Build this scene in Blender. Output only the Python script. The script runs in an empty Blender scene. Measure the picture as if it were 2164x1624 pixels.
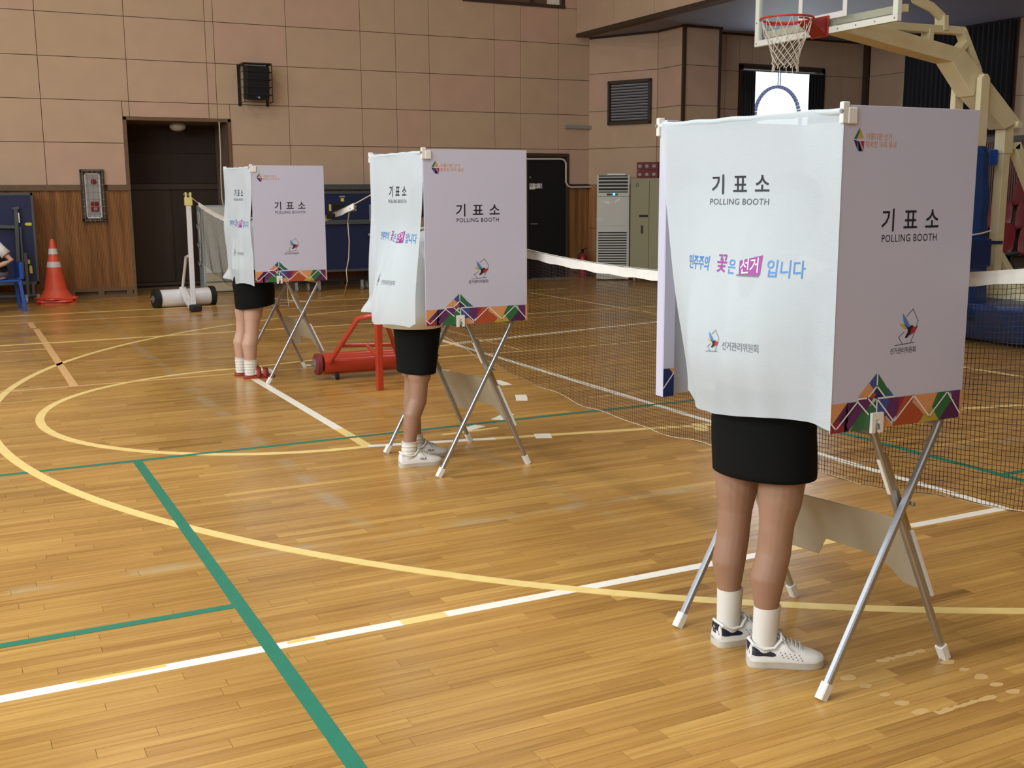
import bpy, bmesh, math, random
from mathutils import Vector, Matrix
random.seed(7)
SC = bpy.context.scene
COL = SC.collection
# ------------------------------------------------------------------ camera
FPX, PITCH, ROLL, YAW, HCAM = 2321.28, 0.171499, -0.006024, 0.467336, 1.545
_fw = Vector((math.sin(YAW)*math.cos(PITCH), math.cos(YAW)*math.cos(PITCH), -math.sin(PITCH)))
_rt0 = Vector((math.cos(YAW), -math.sin(YAW), 0)); _up0 = _rt0.cross(_fw)
_rt = math.cos(ROLL)*_rt0 + math.sin(ROLL)*_up0
_up = -math.sin(ROLL)*_rt0 + math.cos(ROLL)*_up0
CAMP = Vector((0, 0, HCAM))
cam = bpy.data.cameras.new('camera'); camo = bpy.data.objects.new('camera', cam); COL.objects.link(camo)
m = Matrix((( _rt.x, _up.x, -_fw.x, 0), (_rt.y, _up.y, -_fw.y, 0), (_rt.z, _up.z, -_fw.z, HCAM), (0, 0, 0, 1)))
camo.matrix_world = m
cam.sensor_width = 36.0; cam.lens = FPX/2164*36.0; cam.clip_start = 0.05; cam.clip_end = 500
SC.camera = camo
SC.view_settings.view_transform = 'Standard'; SC.view_settings.look = 'None'
SC.view_settings.gamma = 1.0; SC.view_settings.use_curve_mapping = False
SC.view_settings.exposure = 0.06
# ------------------------------------------------------------------ world
W = bpy.data.worlds.new('world'); SC.world = W; W.use_nodes = True
bg = W.node_tree.nodes['Background']; bg.inputs[0].default_value = (0.80, 0.88, 1.0, 1); bg.inputs[1].default_value = 3.2
# ------------------------------------------------------------------ area lights (ceiling lamps + daylight at the tall windows)
def area(name, loc, target, sx, sy, power, col):
    l = bpy.data.lights.new(name, 'AREA'); l.shape = 'RECTANGLE'; l.size = sx; l.size_y = sy
    l.energy = power; l.color = col
    o = bpy.data.objects.new(name, l); COL.objects.link(o); o.location = loc
    d = Vector(target)-Vector(loc); o.rotation_euler = d.to_track_quat('-Z', 'Y').to_euler()
    return o
WARM = (1.0, 0.96, 0.88); COOL = (0.76, 0.89, 1.0)
for lx, k in ((-3.2, 1.6), (1.6, 1.35), (6.4, 0.45)):
    for ly, q in ((-3, 0.45), (2.5, 1.15), (8, 0.8), (13.5, 0.65)):
        area('ceiling_lamp_light', (lx, ly, 7.35), (lx, ly, 0), 1.1, 1.1, 72*k*q, WARM)
for ly, q in ((-2.0, 1.1), (3.5, 1.3), (9.0, 0.8)):
    area('window_daylight', (-6.3, ly, 4.6), (1.5, ly+0.5, 0.8), 4.4, 2.6, 330*q, COOL)
area('window_daylight', (13.9, 16.2, 3.1), (11.0, 6.0, 0.5), 1.2, 1.4, 40, COOL)

# ------------------------------------------------------------------ pixel rays -> points on real planes
def ray(x, y): return (x-1082)/FPX*_rt - (y-812)/FPX*_up + _fw
def F(x, y, z=0.0):
    d = ray(x, y); return CAMP + d*((z-HCAM)/d.z)
def onY(x, y, Y):
    d = ray(x, y); return CAMP + d*(Y/d.y)
def onX(x, y, X):
    d = ray(x, y); return CAMP + d*(X/d.x)
def proj(p):
    d = Vector(p)-CAMP; w = d.dot(_fw)
    if w < 0.1: return None
    return (1082+FPX*d.dot(_rt)/w, 812-FPX*d.dot(_up)/w, w)

# ------------------------------------------------------------------ materials
def lin(c):
    r = []
    for v in c:
        v = v/255.0
        r.append(v/12.92 if v <= 0.04045 else ((v+0.055)/1.055)**2.4)
    return (r[0], r[1], r[2], 1)
MATS = {}
def mat(name, col, rough=0.6, metal=0.0, var=0.0, vscale=6.0, bump=0.0, bscale=80.0, emit=None, alpha=None, trans=0.0, spec=0.5, stretch=None, coat=0.0):
    if name in MATS: return MATS[name]
    M = bpy.data.materials.new(name); M.use_nodes = True; nt = M.node_tree; N = nt.nodes; L = nt.links
    b = N['Principled BSDF']; b.inputs['Base Color'].default_value = lin(col)
    b.inputs['Roughness'].default_value = rough; b.inputs['Metallic'].default_value = metal
    b.inputs['Specular IOR Level'].default_value = spec
    if coat: b.inputs['Coat Weight'].default_value = coat; b.inputs['Coat Roughness'].default_value = 0.15
    g = N.new('ShaderNodeNewGeometry')
    src = g.outputs['Position']
    if stretch:
        mp = N.new('ShaderNodeMapping'); mp.inputs['Scale'].default_value = stretch; L.new(src, mp.inputs[0]); src = mp.outputs[0]
    if var > 0:
        n = N.new('ShaderNodeTexNoise'); n.inputs['Scale'].default_value = vscale; n.inputs['Detail'].default_value = 4; L.new(src, n.inputs['Vector'])
        mr = N.new('ShaderNodeMapRange'); mr.inputs[1].default_value = 0.3; mr.inputs[2].default_value = 0.7
        mr.inputs[3].default_value = 1-var; mr.inputs[4].default_value = 1+var; L.new(n.outputs[0], mr.inputs[0])
        mx = N.new('ShaderNodeVectorMath'); mx.operation = 'SCALE'; mx.inputs[0].default_value = lin(col)[:3]; L.new(mr.outputs[0], mx.inputs['Scale'])
        L.new(mx.outputs[0], b.inputs['Base Color'])
    if bump > 0:
        n2 = N.new('ShaderNodeTexNoise'); n2.inputs['Scale'].default_value = bscale; n2.inputs['Detail'].default_value = 3; L.new(src, n2.inputs['Vector'])
        bp = N.new('ShaderNodeBump'); bp.inputs['Strength'].default_value = bump; bp.inputs['Distance'].default_value = 0.01; L.new(n2.outputs[0], bp.inputs['Height']); L.new(bp.outputs[0], b.inputs['Normal'])
    if emit: b.inputs['Emission Color'].default_value = lin(emit[0]); b.inputs['Emission Strength'].default_value = emit[1]
    if trans > 0:   # cloth that lets light through
        out = N['Material Output']; t = N.new('ShaderNodeBsdfTranslucent'); t.inputs[0].default_value = lin(col)
        ms = N.new('ShaderNodeMixShader'); ms.inputs[0].default_value = trans; L.new(b.outputs[0], ms.inputs[1]); L.new(t.outputs[0], ms.inputs[2])
        tr = N.new('ShaderNodeBsdfTransparent'); m2 = N.new('ShaderNodeMixShader'); m2.inputs[0].default_value = 0.10; L.new(ms.outputs[0], m2.inputs[1]); L.new(tr.outputs[0], m2.inputs[2]); L.new(m2.outputs[0], out.inputs[0])
    if alpha is not None:   # clear pane
        out = N['Material Output']; t = N.new('ShaderNodeBsdfTransparent'); t.inputs[0].default_value = (0.9, 0.93, 0.93, 1)
        ms = N.new('ShaderNodeMixShader'); ms.inputs[0].default_value = alpha; L.new(t.outputs[0], ms.inputs[1]); L.new(b.outputs[0], ms.inputs[2]); L.new(ms.outputs[0], out.inputs[0])
    MATS[name] = M
    return M

# floor wood: tone per board from an attribute, grain along the board, wear of its own
def wood_floor():
    M = bpy.data.materials.new('floor_wood'); M.use_nodes = True; nt = M.node_tree; N = nt.nodes; L = nt.links
    b = N['Principled BSDF']; b.inputs['Specular IOR Level'].default_value = 0.5
    g = N.new('ShaderNodeNewGeometry'); at = N.new('ShaderNodeAttribute'); at.attribute_name = 'tone'
    sep = N.new('ShaderNodeSeparateColor'); L.new(at.outputs['Color'], sep.inputs[0])
    add = N.new('ShaderNodeVectorMath'); add.operation = 'ADD'; sc = N.new('ShaderNodeVectorMath'); sc.operation = 'SCALE'; sc.inputs['Scale'].default_value = 37.0
    L.new(at.outputs['Color'], sc.inputs[0]); L.new(g.outputs['Position'], add.inputs[0]); L.new(sc.outputs[0], add.inputs[1])
    mp = N.new('ShaderNodeMapping'); mp.inputs['Scale'].default_value = (1.5, 52, 1); L.new(add.outputs[0], mp.inputs[0])
    n = N.new('ShaderNodeTexNoise'); n.inputs['Scale'].default_value = 1.0; n.inputs['Detail'].default_value = 6; n.inputs['Roughness'].default_value = 0.6; n.inputs['Distortion'].default_value = 0.6; L.new(mp.outputs[0], n.inputs['Vector'])
    r1 = N.new('ShaderNodeValToRGB'); cr = r1.color_ramp
    cr.elements[0].position = 0.0; cr.elements[0].color = lin((128, 90, 44)); cr.elements[1].position = 1.0; cr.elements[1].color = lin((218, 178, 100))
    e = cr.elements.new(0.3); e.color = lin((166, 122, 60)); e = cr.elements.new(0.65); e.color = lin((192, 148, 78))
    ma = N.new('ShaderNodeMath'); ma.operation = 'MULTIPLY_ADD'; ma.inputs[1].default_value = 0.70; L.new(sep.outputs[0], ma.inputs[0])
    mr = N.new('ShaderNodeMapRange'); mr.inputs[1].default_value = 0.25; mr.inputs[2].default_value = 0.75; mr.inputs[3].default_value = -0.12; mr.inputs[4].default_value = 0.44; L.new(n.outputs[0], mr.inputs[0])
    L.new(mr.outputs[0], ma.inputs[2]); L.new(ma.outputs[0], r1.inputs[0])
    # large blotches of wear
    n3 = N.new('ShaderNodeTexNoise'); n3.inputs['Scale'].default_value = 0.9; n3.inputs['Detail'].default_value = 5; L.new(g.outputs['Position'], n3.inputs['Vector'])
    m3 = N.new('ShaderNodeMapRange'); m3.inputs[1].default_value = 0.35; m3.inputs[2].default_value = 0.7; m3.inputs[3].default_value = 0.86; m3.inputs[4].default_value = 1.08; L.new(n3.outputs[0], m3.inputs[0])
    s3 = N.new('ShaderNodeVectorMath'); s3.operation = 'SCALE'; L.new(r1.outputs[0], s3.inputs[0]); L.new(m3.outputs[0], s3.inputs['Scale'])
    # pale worn ghosts of old tape lines: x = 1.63, y = 4.605, and one further off
    sx = N.new('ShaderNodeSeparateXYZ'); L.new(g.outputs['Position'], sx.inputs[0])
    nw = N.new('ShaderNodeTexNoise'); nw.inputs['Scale'].default_value = 3.5; nw.inputs['Detail'].default_value = 6; L.new(g.outputs['Position'], nw.inputs['Vector'])
    masks = []
    for axis, c, wd, st in (('X', 1.63, 0.045, 0.55), ('Y', 4.605, 0.04, 0.6), ('X', 2.75, 0.05, 0.3)):
        a = N.new('ShaderNodeMath'); a.operation = 'SUBTRACT'; a.inputs[1].default_value = c; L.new(sx.outputs[axis], a.inputs[0])
        ab = N.new('ShaderNodeMath'); ab.operation = 'ABSOLUTE'; L.new(a.outputs[0], ab.inputs[0])
        r = N.new('ShaderNodeMapRange'); r.inputs[1].default_value = wd*0.5; r.inputs[2].default_value = wd*1.5; r.inputs[3].default_value = st; r.inputs[4].default_value = 0; L.new(ab.outputs[0], r.inputs[0])
        masks.append(r.outputs[0])
    fy = N.new('ShaderNodeMapRange'); fy.inputs[1].default_value = 3.9; fy.inputs[2].default_value = 5.2; L.new(sx.outputs['Y'], fy.inputs[0])
    for q in (0, 2):
        mk = N.new('ShaderNodeMath'); mk.operation = 'MULTIPLY'; L.new(masks[q], mk.inputs[0]); L.new(fy.outputs[0], mk.inputs[1]); masks[q] = mk.outputs[0]
    cur = masks[0]
    for k in masks[1:]:
        mm = N.new('ShaderNodeMath'); mm.operation = 'MAXIMUM'; L.new(cur, mm.inputs[0]); L.new(k, mm.inputs[1]); cur = mm.outputs[0]
    wr = N.new('ShaderNodeMapRange'); wr.inputs[1].default_value = 0.42; wr.inputs[2].default_value = 0.62; wr.inputs[3].default_value = 0; wr.inputs[4].default_value = 1; L.new(nw.outputs[0], wr.inputs[0])
    mu = N.new('ShaderNodeMath'); mu.operation = 'MULTIPLY'; L.new(cur, mu.inputs[0]); L.new(wr.outputs[0], mu.inputs[1])
    mix = N.new('ShaderNodeMix'); mix.data_type = 'RGBA'; L.new(mu.outputs[0], mix.inputs[0]); L.new(s3.outputs[0], mix.inputs[6]); mix.inputs[7].default_value = lin((176, 160, 128))
    L.new(mix.outputs[2], b.inputs['Base Color'])
    rr = N.new('ShaderNodeMapRange'); rr.inputs[1].default_value = 0.3; rr.inputs[2].default_value = 0.7; rr.inputs[3].default_value = 0.20; rr.inputs[4].default_value = 0.34; L.new(n3.outputs[0], rr.inputs[0]); L.new(rr.outputs[0], b.inputs['Roughness'])
    bp = N.new('ShaderNodeBump'); bp.inputs['Strength'].default_value = 0.06; bp.inputs['Distance'].default_value = 0.004; L.new(n.outputs[0], bp.inputs['Height']); L.new(bp.outputs[0], b.inputs['Normal'])
    return M
def ribbed_wood(name, c0, c1):
    M = bpy.data.materials.new(name); M.use_nodes = True; nt = M.node_tree; N = nt.nodes; L = nt.links
    b = N['Principled BSDF']; b.inputs['Roughness'].default_value = 0.5
    g = N.new('ShaderNodeNewGeometry'); mp = N.new('ShaderNodeMapping'); mp.inputs['Scale'].default_value = (9, 9, 0.5); L.new(g.outputs['Position'], mp.inputs[0])
    n = N.new('ShaderNodeTexNoise'); n.inputs['Scale'].default_value = 1.4; n.inputs['Detail'].default_value = 5; L.new(mp.outputs[0], n.inputs['Vector'])
    r = N.new('ShaderNodeValToRGB'); r.color_ramp.elements[0].position = 0.3; r.color_ramp.elements[1].position = 0.7
    r.color_ramp.elements[0].color = lin(c0); r.color_ramp.elements[1].color = lin(c1); L.new(n.outputs[0], r.inputs[0]); L.new(r.outputs[0], b.inputs['Base Color'])
    return M

M_floor = wood_floor()
M_gap = mat('floor_gap', (104, 74, 40), 0.8)
M_panel = mat('wall_panel_cloth', (200, 172, 146), 0.9, var=0.04, vscale=3.0, bump=0.25, bscale=240)
M_panel2 = mat('wall_panel_cloth_tan', (198, 172, 144), 0.9, var=0.04, vscale=3.0, bump=0.25, bscale=240)
M_panel3 = mat('wall_panel_cloth_rose', (202, 169, 147), 0.9, var=0.04, vscale=3.0, bump=0.25, bscale=240)
M_joint = mat('wall_joint', (112, 84, 66), 0.9)
M_trim = mat('brown_trim', (112, 88, 62), 0.55, var=0.08, vscale=12)
M_dtrim = mat('dark_brown_trim', (66, 52, 42), 0.55)
M_ribs = ribbed_wood('ribbed_wood', (124, 82, 46), (176, 124, 74))
M_dribs = ribbed_wood('dark_ribbed_wood', (46, 32, 22), (60, 42, 30))
M_rribs = ribbed_wood('red_ribbed_wood', (84, 46, 36), (108, 62, 48))
M_darkdoor = mat('dark_door_cloth', (58, 46, 40), 0.8, var=0.05)
M_soffit = mat('soffit_paint', (132, 134, 156), 0.7, var=0.03, vscale=1.5)
M_ceil = mat('ceiling_paint', (206, 202, 196), 0.8)
M_shell = mat('plain_wall_paint', (190, 168, 146), 0.85)
M_black = mat('black_paint', (20, 20, 22), 0.55)
M_bdoor = mat('black_door', (16, 20, 24), 0.5)
M_white = mat('white_paint', (232, 232, 228), 0.4)
M_whiteplastic = mat('white_plastic', (236, 234, 226), 0.35)
M_whitetape = mat('white_tape', (246, 244, 232), 0.35, var=0.03, vscale=15)
M_yellow = mat('yellow_tape', (238, 204, 116), 0.35, var=0.05, vscale=12)
M_cream = mat('cream_tape', (240, 214, 138), 0.35, var=0.05, vscale=12)
M_pale = mat('pale_tan_tape', (222, 178, 122), 0.4, var=0.05, vscale=12)
M_green = mat('green_tape', (22, 122, 98), 0.4, var=0.05, vscale=18)
M_resid = mat('tape_residue', (206, 170, 112), 0.45)
M_board = mat('corrugated_board_white', (200, 200, 220), 0.5)
M_boardin = mat('corrugated_board_inside', (200, 203, 214), 0.6)
M_curtain = mat('white_curtain_cloth', (226, 236, 240), 0.8, var=0.02, vscale=5, trans=0.35, bump=0.15, bscale=300)
M_alu = mat('brushed_aluminium', (184, 186, 190), 0.38, metal=0.9, var=0.03, vscale=30)
M_alug = mat('aluminium_gold_face', (176, 158, 118), 0.35, metal=0.7)
M_shelfb = mat('beige_hardboard', (176, 164, 138), 0.7, var=0.02)
M_ink = mat('ink_black', (24, 26, 34), 0.5)
M_inkg = mat('ink_grey', (108, 108, 116), 0.5)
M_inkor = mat('ink_orange', (214, 150, 96), 0.5)
PC = {k: mat('ink_'+k, c if k in ('white', 'brightblue', 'magenta') else tuple(int(v*.9) for v in c), 0.45) for k, c in dict(orange=(196, 116, 52), redorange=(190, 88, 50), crimson=(164, 48, 62), purple=(106, 52, 106), darkpurple=(88, 40, 84), green=(54, 120, 72), blue=(72, 92, 160), yellow=(206, 176, 62), brightblue=(76, 132, 196), magenta=(150, 44, 140), red=(198, 52, 58), white=(236, 232, 238), navy=(36, 52, 104), teal=(58, 110, 140), goldish=(222, 190, 70)).items()}
M_skin1 = mat('skin_tan', (160, 122, 98), 0.5, var=0.05, vscale=14)
M_skin2 = mat('skin_medium', (184, 144, 118), 0.5, var=0.05, vscale=14)
M_skin3 = mat('skin_fair', (196, 156, 132), 0.5, var=0.04, vscale=14)
M_skirt = mat('black_skirt_cloth', (11, 13, 13), 0.9, spec=0.2, bump=0.2, bscale=400)
M_shirt = mat('white_shirt_cloth', (226, 228, 226), 0.8)
M_vest = mat('dark_vest_cloth', (34, 28, 28), 0.85)
M_hair = mat('black_hair', (22, 18, 18), 0.4)
M_sock = mat('white_sock', (226, 222, 212), 0.9)
M_shoe = mat('white_shoe_leather', (234, 232, 228), 0.45, var=0.04, vscale=30)
M_sole = mat('rubber_sole', (208, 202, 190), 0.6, var=0.08, vscale=30)
M_navy = mat('navy_leather', (22, 28, 48), 0.45)
M_lace = mat('grey_lace', (196, 192, 186), 0.8)
M_slip = mat('red_slipper_rubber', (150, 46, 40), 0.5)
M_red = mat('red_gloss_paint', (182, 56, 36), 0.25, coat=0.5)
M_redwheel = mat('dark_red_rubber', (120, 40, 44), 0.5)
M_gwhite = mat('white_gloss_paint', (236, 236, 240), 0.25, coat=0.4)
M_rubber = mat('black_rubber', (26, 26, 28), 0.6)
M_yplast = mat('yellow_cream_plastic', (232, 218, 140), 0.4)
M_gplast = mat('grey_plastic', (150, 152, 150), 0.5)
M_net = mat('dark_net_cord', (48, 34, 30), 0.8)
M_string = mat('pale_string', (214, 200, 176), 0.8)
M_nettape = mat('net_headband', (232, 230, 222), 0.7, var=0.05, vscale=20)
M_cone = mat('orange_cone_plastic', (226, 86, 58), 0.45, var=0.05, vscale=12)
M_reflect = mat('cone_reflective_band', (208, 210, 208), 0.4, var=0.12, vscale=60)
M_bluechair = mat('blue_plastic', (36, 86, 180), 0.35)
M_ttb = mat('table_navy', (28, 40, 78), 0.45)
M_ttf = mat('table_grey_steel', (78, 84, 88), 0.5)
M_ysticker = mat('yellow_sticker', (220, 206, 70), 0.5)
M_acw = mat('air_conditioner_white', (206, 208, 200), 0.4)
M_acg = mat('air_conditioner_grey', (170, 176, 178), 0.4)
M_beige = mat('beige_paint', (186, 174, 146), 0.5)
M_cab = mat('cabinet_olive_paint', (150, 148, 116), 0.45)
M_box = mat('maroon_box_card', (110, 34, 38), 0.6)
M_ext = mat('extinguisher_red', (150, 30, 34), 0.35)
M_glow = mat('display_glow', (60, 190, 240), 0.3, emit=((70, 200, 255), 3.0))
M_creamp = mat('cream_steel_paint', (226, 216, 178), 0.45, var=0.06, vscale=5)
M_blueb = mat('blue_vinyl_pad', (34, 64, 116), 0.34, var=0.08, vscale=4, bump=0.5, bscale=9)
M_dblueb = mat('dark_blue_vinyl', (30, 48, 92), 0.4)
M_pane = mat('clear_acrylic', (200, 205, 215), 0.08, alpha=0.12)
M_rim = mat('rim_red', (196, 62, 50), 0.35)
M_rimd = mat('rim_bracket_red', (150, 40, 36), 0.4)
M_netw = mat('white_net_cord', (222, 216, 202), 0.8)
M_seat = mat('red_seat_plastic', (116, 28, 36), 0.35)
M_step = mat('dark_green_step', (26, 44, 38), 0.7)
M_drape = mat('black_drape', (22, 22, 28), 0.85)
M_frame = mat('cage_black_steel', (26, 24, 26), 0.5)
M_speaker = mat('speaker_black', (20, 26, 30), 0.6)
M_galv = mat('galvanised_wire', (150, 150, 146), 0.4, metal=0.6)
M_lamp = mat('frosted_lamp_glass', (206, 202, 196), 0.35)
M_conduit = mat('white_conduit', (206, 198, 182), 0.5)
M_arch = mat('arch_steel', (70, 70, 104), 0.6)
M_glass = mat('window_glass', (170, 180, 190), 0.05, alpha=0.10)
M_dglass = mat('dark_window_glass', (38, 40, 46), 0.15)
M_louver = mat('louver_grey', (150, 152, 160), 0.5)

# ------------------------------------------------------------------ mesh builder
def wloc(o):
    v = Vector((0, 0, 0))
    while o is not None: v += o.location; o = o.parent
    return v
class MB:
    def __init__(s): s.v = []; s.f = []; s.m = []; s.mi = 0
    def add(s, vs, fs):
        o = len(s.v); s.v += [tuple(p) for p in vs]; s.f += [tuple(i+o for i in f) for f in fs]; s.m += [s.mi]*len(fs); return s
    def box(s, c, d, rz=0.0, M=None):
        x, y, z = d[0]/2, d[1]/2, d[2]/2
        P = [Vector((a*x, b*y, e*z)) for a in (-1, 1) for b in (-1, 1) for e in (-1, 1)]
        R = M if M else Matrix.Rotation(rz, 3, 'Z')
        P = [R @ p + Vector(c) for p in P]
        return s.add(P, [(0, 1, 3, 2), (4, 6, 7, 5), (0, 4, 5, 1), (2, 3, 7, 6), (0, 2, 6, 4), (1, 5, 7, 3)])
    def bb(s, a, b):
        return s.box([(a[i]+b[i])/2 for i in range(3)], [abs(b[i]-a[i]) for i in range(3)])
    def bar(s, p, q, w, h, up=(0, 0, 1), ch=0.0):
        p = Vector(p); q = Vector(q); d = (q-p).normalized(); u = Vector(up)
        if abs(d.dot(u)) > 0.98: u = Vector((0, 1, 0)) if abs(d.y) < .9 else Vector((1, 0, 0))
        a = d.cross(u).normalized(); b = a.cross(d).normalized()
        if ch:
            c = ch; pr = [(-w/2+c, -h/2), (w/2-c, -h/2), (w/2, -h/2+c), (w/2, h/2-c), (w/2-c, h/2), (-w/2+c, h/2), (-w/2, h/2-c), (-w/2, -h/2+c)]
        else: pr = [(-w/2, -h/2), (w/2, -h/2), (w/2, h/2), (-w/2, h/2)]
        n = len(pr); vs = [p+a*x+b*y for x, y in pr]+[q+a*x+b*y for x, y in pr]
        fs = [(i, (i+1) % n, n+(i+1) % n, n+i) for i in range(n)]+[tuple(range(n))[::-1], tuple(range(n, 2*n))]
        return s.add(vs, fs)
    def tube(s, pts, r, n=8, closed=False, cap=True):
        pts = [Vector(p) for p in pts]; N = len(pts); vs = []; prev = None
        for i, p in enumerate(pts):
            if closed: d = pts[(i+1) % N]-pts[i-1]
            else: d = pts[min(i+1, N-1)]-pts[max(i-1, 0)]
            d.normalize()
            if prev is None:
                u = Vector((0, 0, 1)) if abs(d.z) < 0.9 else Vector((1, 0, 0))
                a = d.cross(u).normalized()
            else: a = (prev - d*prev.dot(d)).normalized()
            prev = a; b = d.cross(a); rr = r[i] if isinstance(r, (list, tuple)) else r
            vs += [p+(a*math.cos(2*math.pi*k/n)+b*math.sin(2*math.pi*k/n))*rr for k in range(n)]
        fs = []
        for i in range(N if closed else N-1):
            j = (i+1) % N
            fs += [(i*n+k, i*n+(k+1) % n, j*n+(k+1) % n, j*n+k) for k in range(n)]
        if cap and not closed: fs += [tuple(range(n))[::-1], tuple(range((N-1)*n, N*n))]
        return s.add(vs, fs)
    def loft(s, rings, cap=True):
        n = len(rings[0]); vs = [p for r in rings for p in r]; fs = []
        for i in range(len(rings)-1):
            fs += [(i*n+k, i*n+(k+1) % n, (i+1)*n+(k+1) % n, (i+1)*n+k) for k in range(n)]
        if cap: fs += [tuple(range(n))[::-1], tuple(range((len(rings)-1)*n, len(rings)*n))]
        return s.add(vs, fs)
    def ell(s, c, r, n=16, k=10, R=None):
        c = Vector(c); R = R or Matrix.Identity(3); rings = []
        for i in range(1, k):
            t = math.pi*i/k
            rings.append([c+R@Vector((r[0]*math.sin(t)*math.cos(2*math.pi*j/n), r[1]*math.sin(t)*math.sin(2*math.pi*j/n), -r[2]*math.cos(t))) for j in range(n)])
        return s.loft(rings)
    def cyl(s, p, q, r, n=20, r2=None):
        return s.tube([p, q], [r, r if r2 is None else r2], n)
    def quad(s, *p): return s.add(p, [tuple(range(len(p)))])
    def prism(s, pts, off):
        n = len(pts); o = Vector(off); vs = [Vector(p) for p in pts]+[Vector(p)+o for p in pts]
        return s.add(vs, [tuple(range(n)), tuple(range(n, 2*n))[::-1]]+[(i, n+i, n+(i+1) % n, (i+1) % n) for i in range(n)])
    def grid(s, f, nu, nv):
        vs = [f(i/nu, j/nv) for j in range(nv+1) for i in range(nu+1)]
        return s.add(vs, [(j*(nu+1)+i, j*(nu+1)+i+1, (j+1)*(nu+1)+i+1, (j+1)*(nu+1)+i) for j in range(nv) for i in range(nu)])
    def build(s, name, mats, parent=None, smooth=False, kind=None, label=None, bevel=0, solid=0, recalc=True):
        me = bpy.data.meshes.new(name); off = wloc(parent) if parent else Vector((0, 0, 0))
        me.from_pydata([(p[0]-off.x, p[1]-off.y, p[2]-off.z) for p in s.v], [], s.f)
        if not isinstance(mats, (list, tuple)): mats = [mats]
        for x in mats: me.materials.append(x)
        for i, p in enumerate(me.polygons): p.material_index = s.m[i]
        if recalc:
            bm = bmesh.new(); bm.from_mesh(me); bmesh.ops.recalc_face_normals(bm, faces=bm.faces); bm.to_mesh(me); bm.free()
        if smooth:
            for p in me.polygons: p.use_smooth = True
        o = bpy.data.objects.new(name, me); COL.objects.link(o); o.parent = parent
        if smooth:
            try: me.set_sharp_from_angle(angle=math.radians(40))
            except Exception: pass
        if bevel:
            b = o.modifiers.new('bevel', 'BEVEL'); b.width = bevel; b.segments = 2; b.limit_method = 'ANGLE'
        if solid:
            b = o.modifiers.new('solid', 'SOLIDIFY'); b.thickness = solid; b.offset = 0
        if kind: o['kind'] = kind
        if label: o['label'] = label
        return o
def thing(name, label, cat, loc, group=None):
    o = bpy.data.objects.new(name, None); COL.objects.link(o); o.location = Vector(loc); o.empty_display_size = 0.1
    o['label'] = label; o['category'] = cat
    if group: o['group'] = group
    return o
def tag(o, label, cat, group=None):
    o['label'] = label; o['category'] = cat
    if group: o['group'] = group
    return o
def struct(o, label=None, cat=None):
    o['kind'] = 'structure'
    if label: o['label'] = label
    if cat: o['category'] = cat
    return o
def copy_tree(o, parent=None, delta=None):
    c = o.copy(); COL.objects.link(c); c.parent = parent
    for ch in [x for x in bpy.data.objects if x.parent == o and x != c]: copy_tree(ch, c)
    return c

# text as flat faces (x right, y up), returned as verts + faces centred on x
_tc = {}
def glyphs(s, size, space=1.0, shear=0.0, bold=0.0, word=1.0, xs=1.0):
    key = (s, size, space, shear, bold, word, xs)
    if key in _tc: return _tc[key]
    c = bpy.data.curves.new('t', 'FONT'); c.body = s; c.size = size; c.space_character = space; c.shear = shear; c.offset = bold*size; c.space_word = word
    c.resolution_u = 3; c.fill_mode = 'BOTH' if hasattr(c, 'fill_mode') else 'FRONT'
    c.align_x = 'CENTER'; c.align_y = 'CENTER'
    o = bpy.data.objects.new('t', c); COL.objects.link(o)
    me = o.evaluated_get(bpy.context.evaluated_depsgraph_get()).to_mesh()
    vs = [(v.co.x*xs, v.co.y) for v in me.vertices]; fs = [tuple(p.vertices) for p in me.polygons]
    bpy.data.objects.remove(o); bpy.data.curves.remove(c)
    _tc[key] = (vs, fs); return _tc[key]
def text_on(mb, s, size, cx, cy, fmap, layer=1, **k):
    vs, fs = glyphs(s, size, **k)
    mb.add([fmap(cx+x, cy+y, layer) for x, y in vs], fs)

# ================================================================== STRUCTURE
ZS = 4.355          # soffit height
YW = 18.0
# ---------------- floor
slab = MB().bb((-7.3, -8.3, -0.16), (17, 21, -0.006)).build('floor', M_gap); struct(slab)
PWD = 0.058
allp = []
y = -1.0; row = 0
while y < 19.4:
    x = -6.1 - random.random()*0.8
    while x < 16.2:
        ln = random.choice((0.35, 0.5, 0.7, 0.9, 1.1)) * random.uniform(0.9, 1.1)
        allp.append((x, y, ln)); x += ln
    y += PWD; row += 1
def plank_geo(x, y, ln):
    g = 0.00015; b = 0.0005
    x0, x1, y0, y1 = x+g, x+ln-g, y+g, y+PWD-g
    if x1 > 16.0: x1 = 16.0
    dz = random.uniform(-0.0002, 0.0)
    vs = [(x0, y0, -0.006), (x1, y0, -0.006), (x1, y1, -0.006), (x0, y1, -0.006),
          (x0+b, y0+b, dz), (x1-b, y0+b, dz), (x1-b, y1-b, dz), (x0+b, y1-b, dz)]
    fs = [(4, 5, 6, 7), (0, 1, 5, 4), (1, 2, 6, 5), (2, 3, 7, 6), (3, 0, 4, 7)]
    return vs, fs
def seen(pl):
    x, y, ln = pl; p = proj((x+ln/2, y+PWD/2, 0))
    if p is None or p[0] < -60 or p[0] > 2220 or p[1] > 1660 or p[1] < 0: return 1e9
    return p[2]
order = sorted(range(len(allp)), key=lambda i: seen(allp[i]))
near = set(order[:300])
def tone_attr(me, tones):
    a = me.color_attributes.new('tone', 'FLOAT_COLOR', 'POINT')
    for i, t in enumerate(tones): a.data[i].color = (t[0], t[1], t[2], 1)
def rt(): 
    r = random.gauss(0.51, 0.15); return (min(1, max(0, r)), random.random(), random.random())
big = MB(); tones = []
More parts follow.
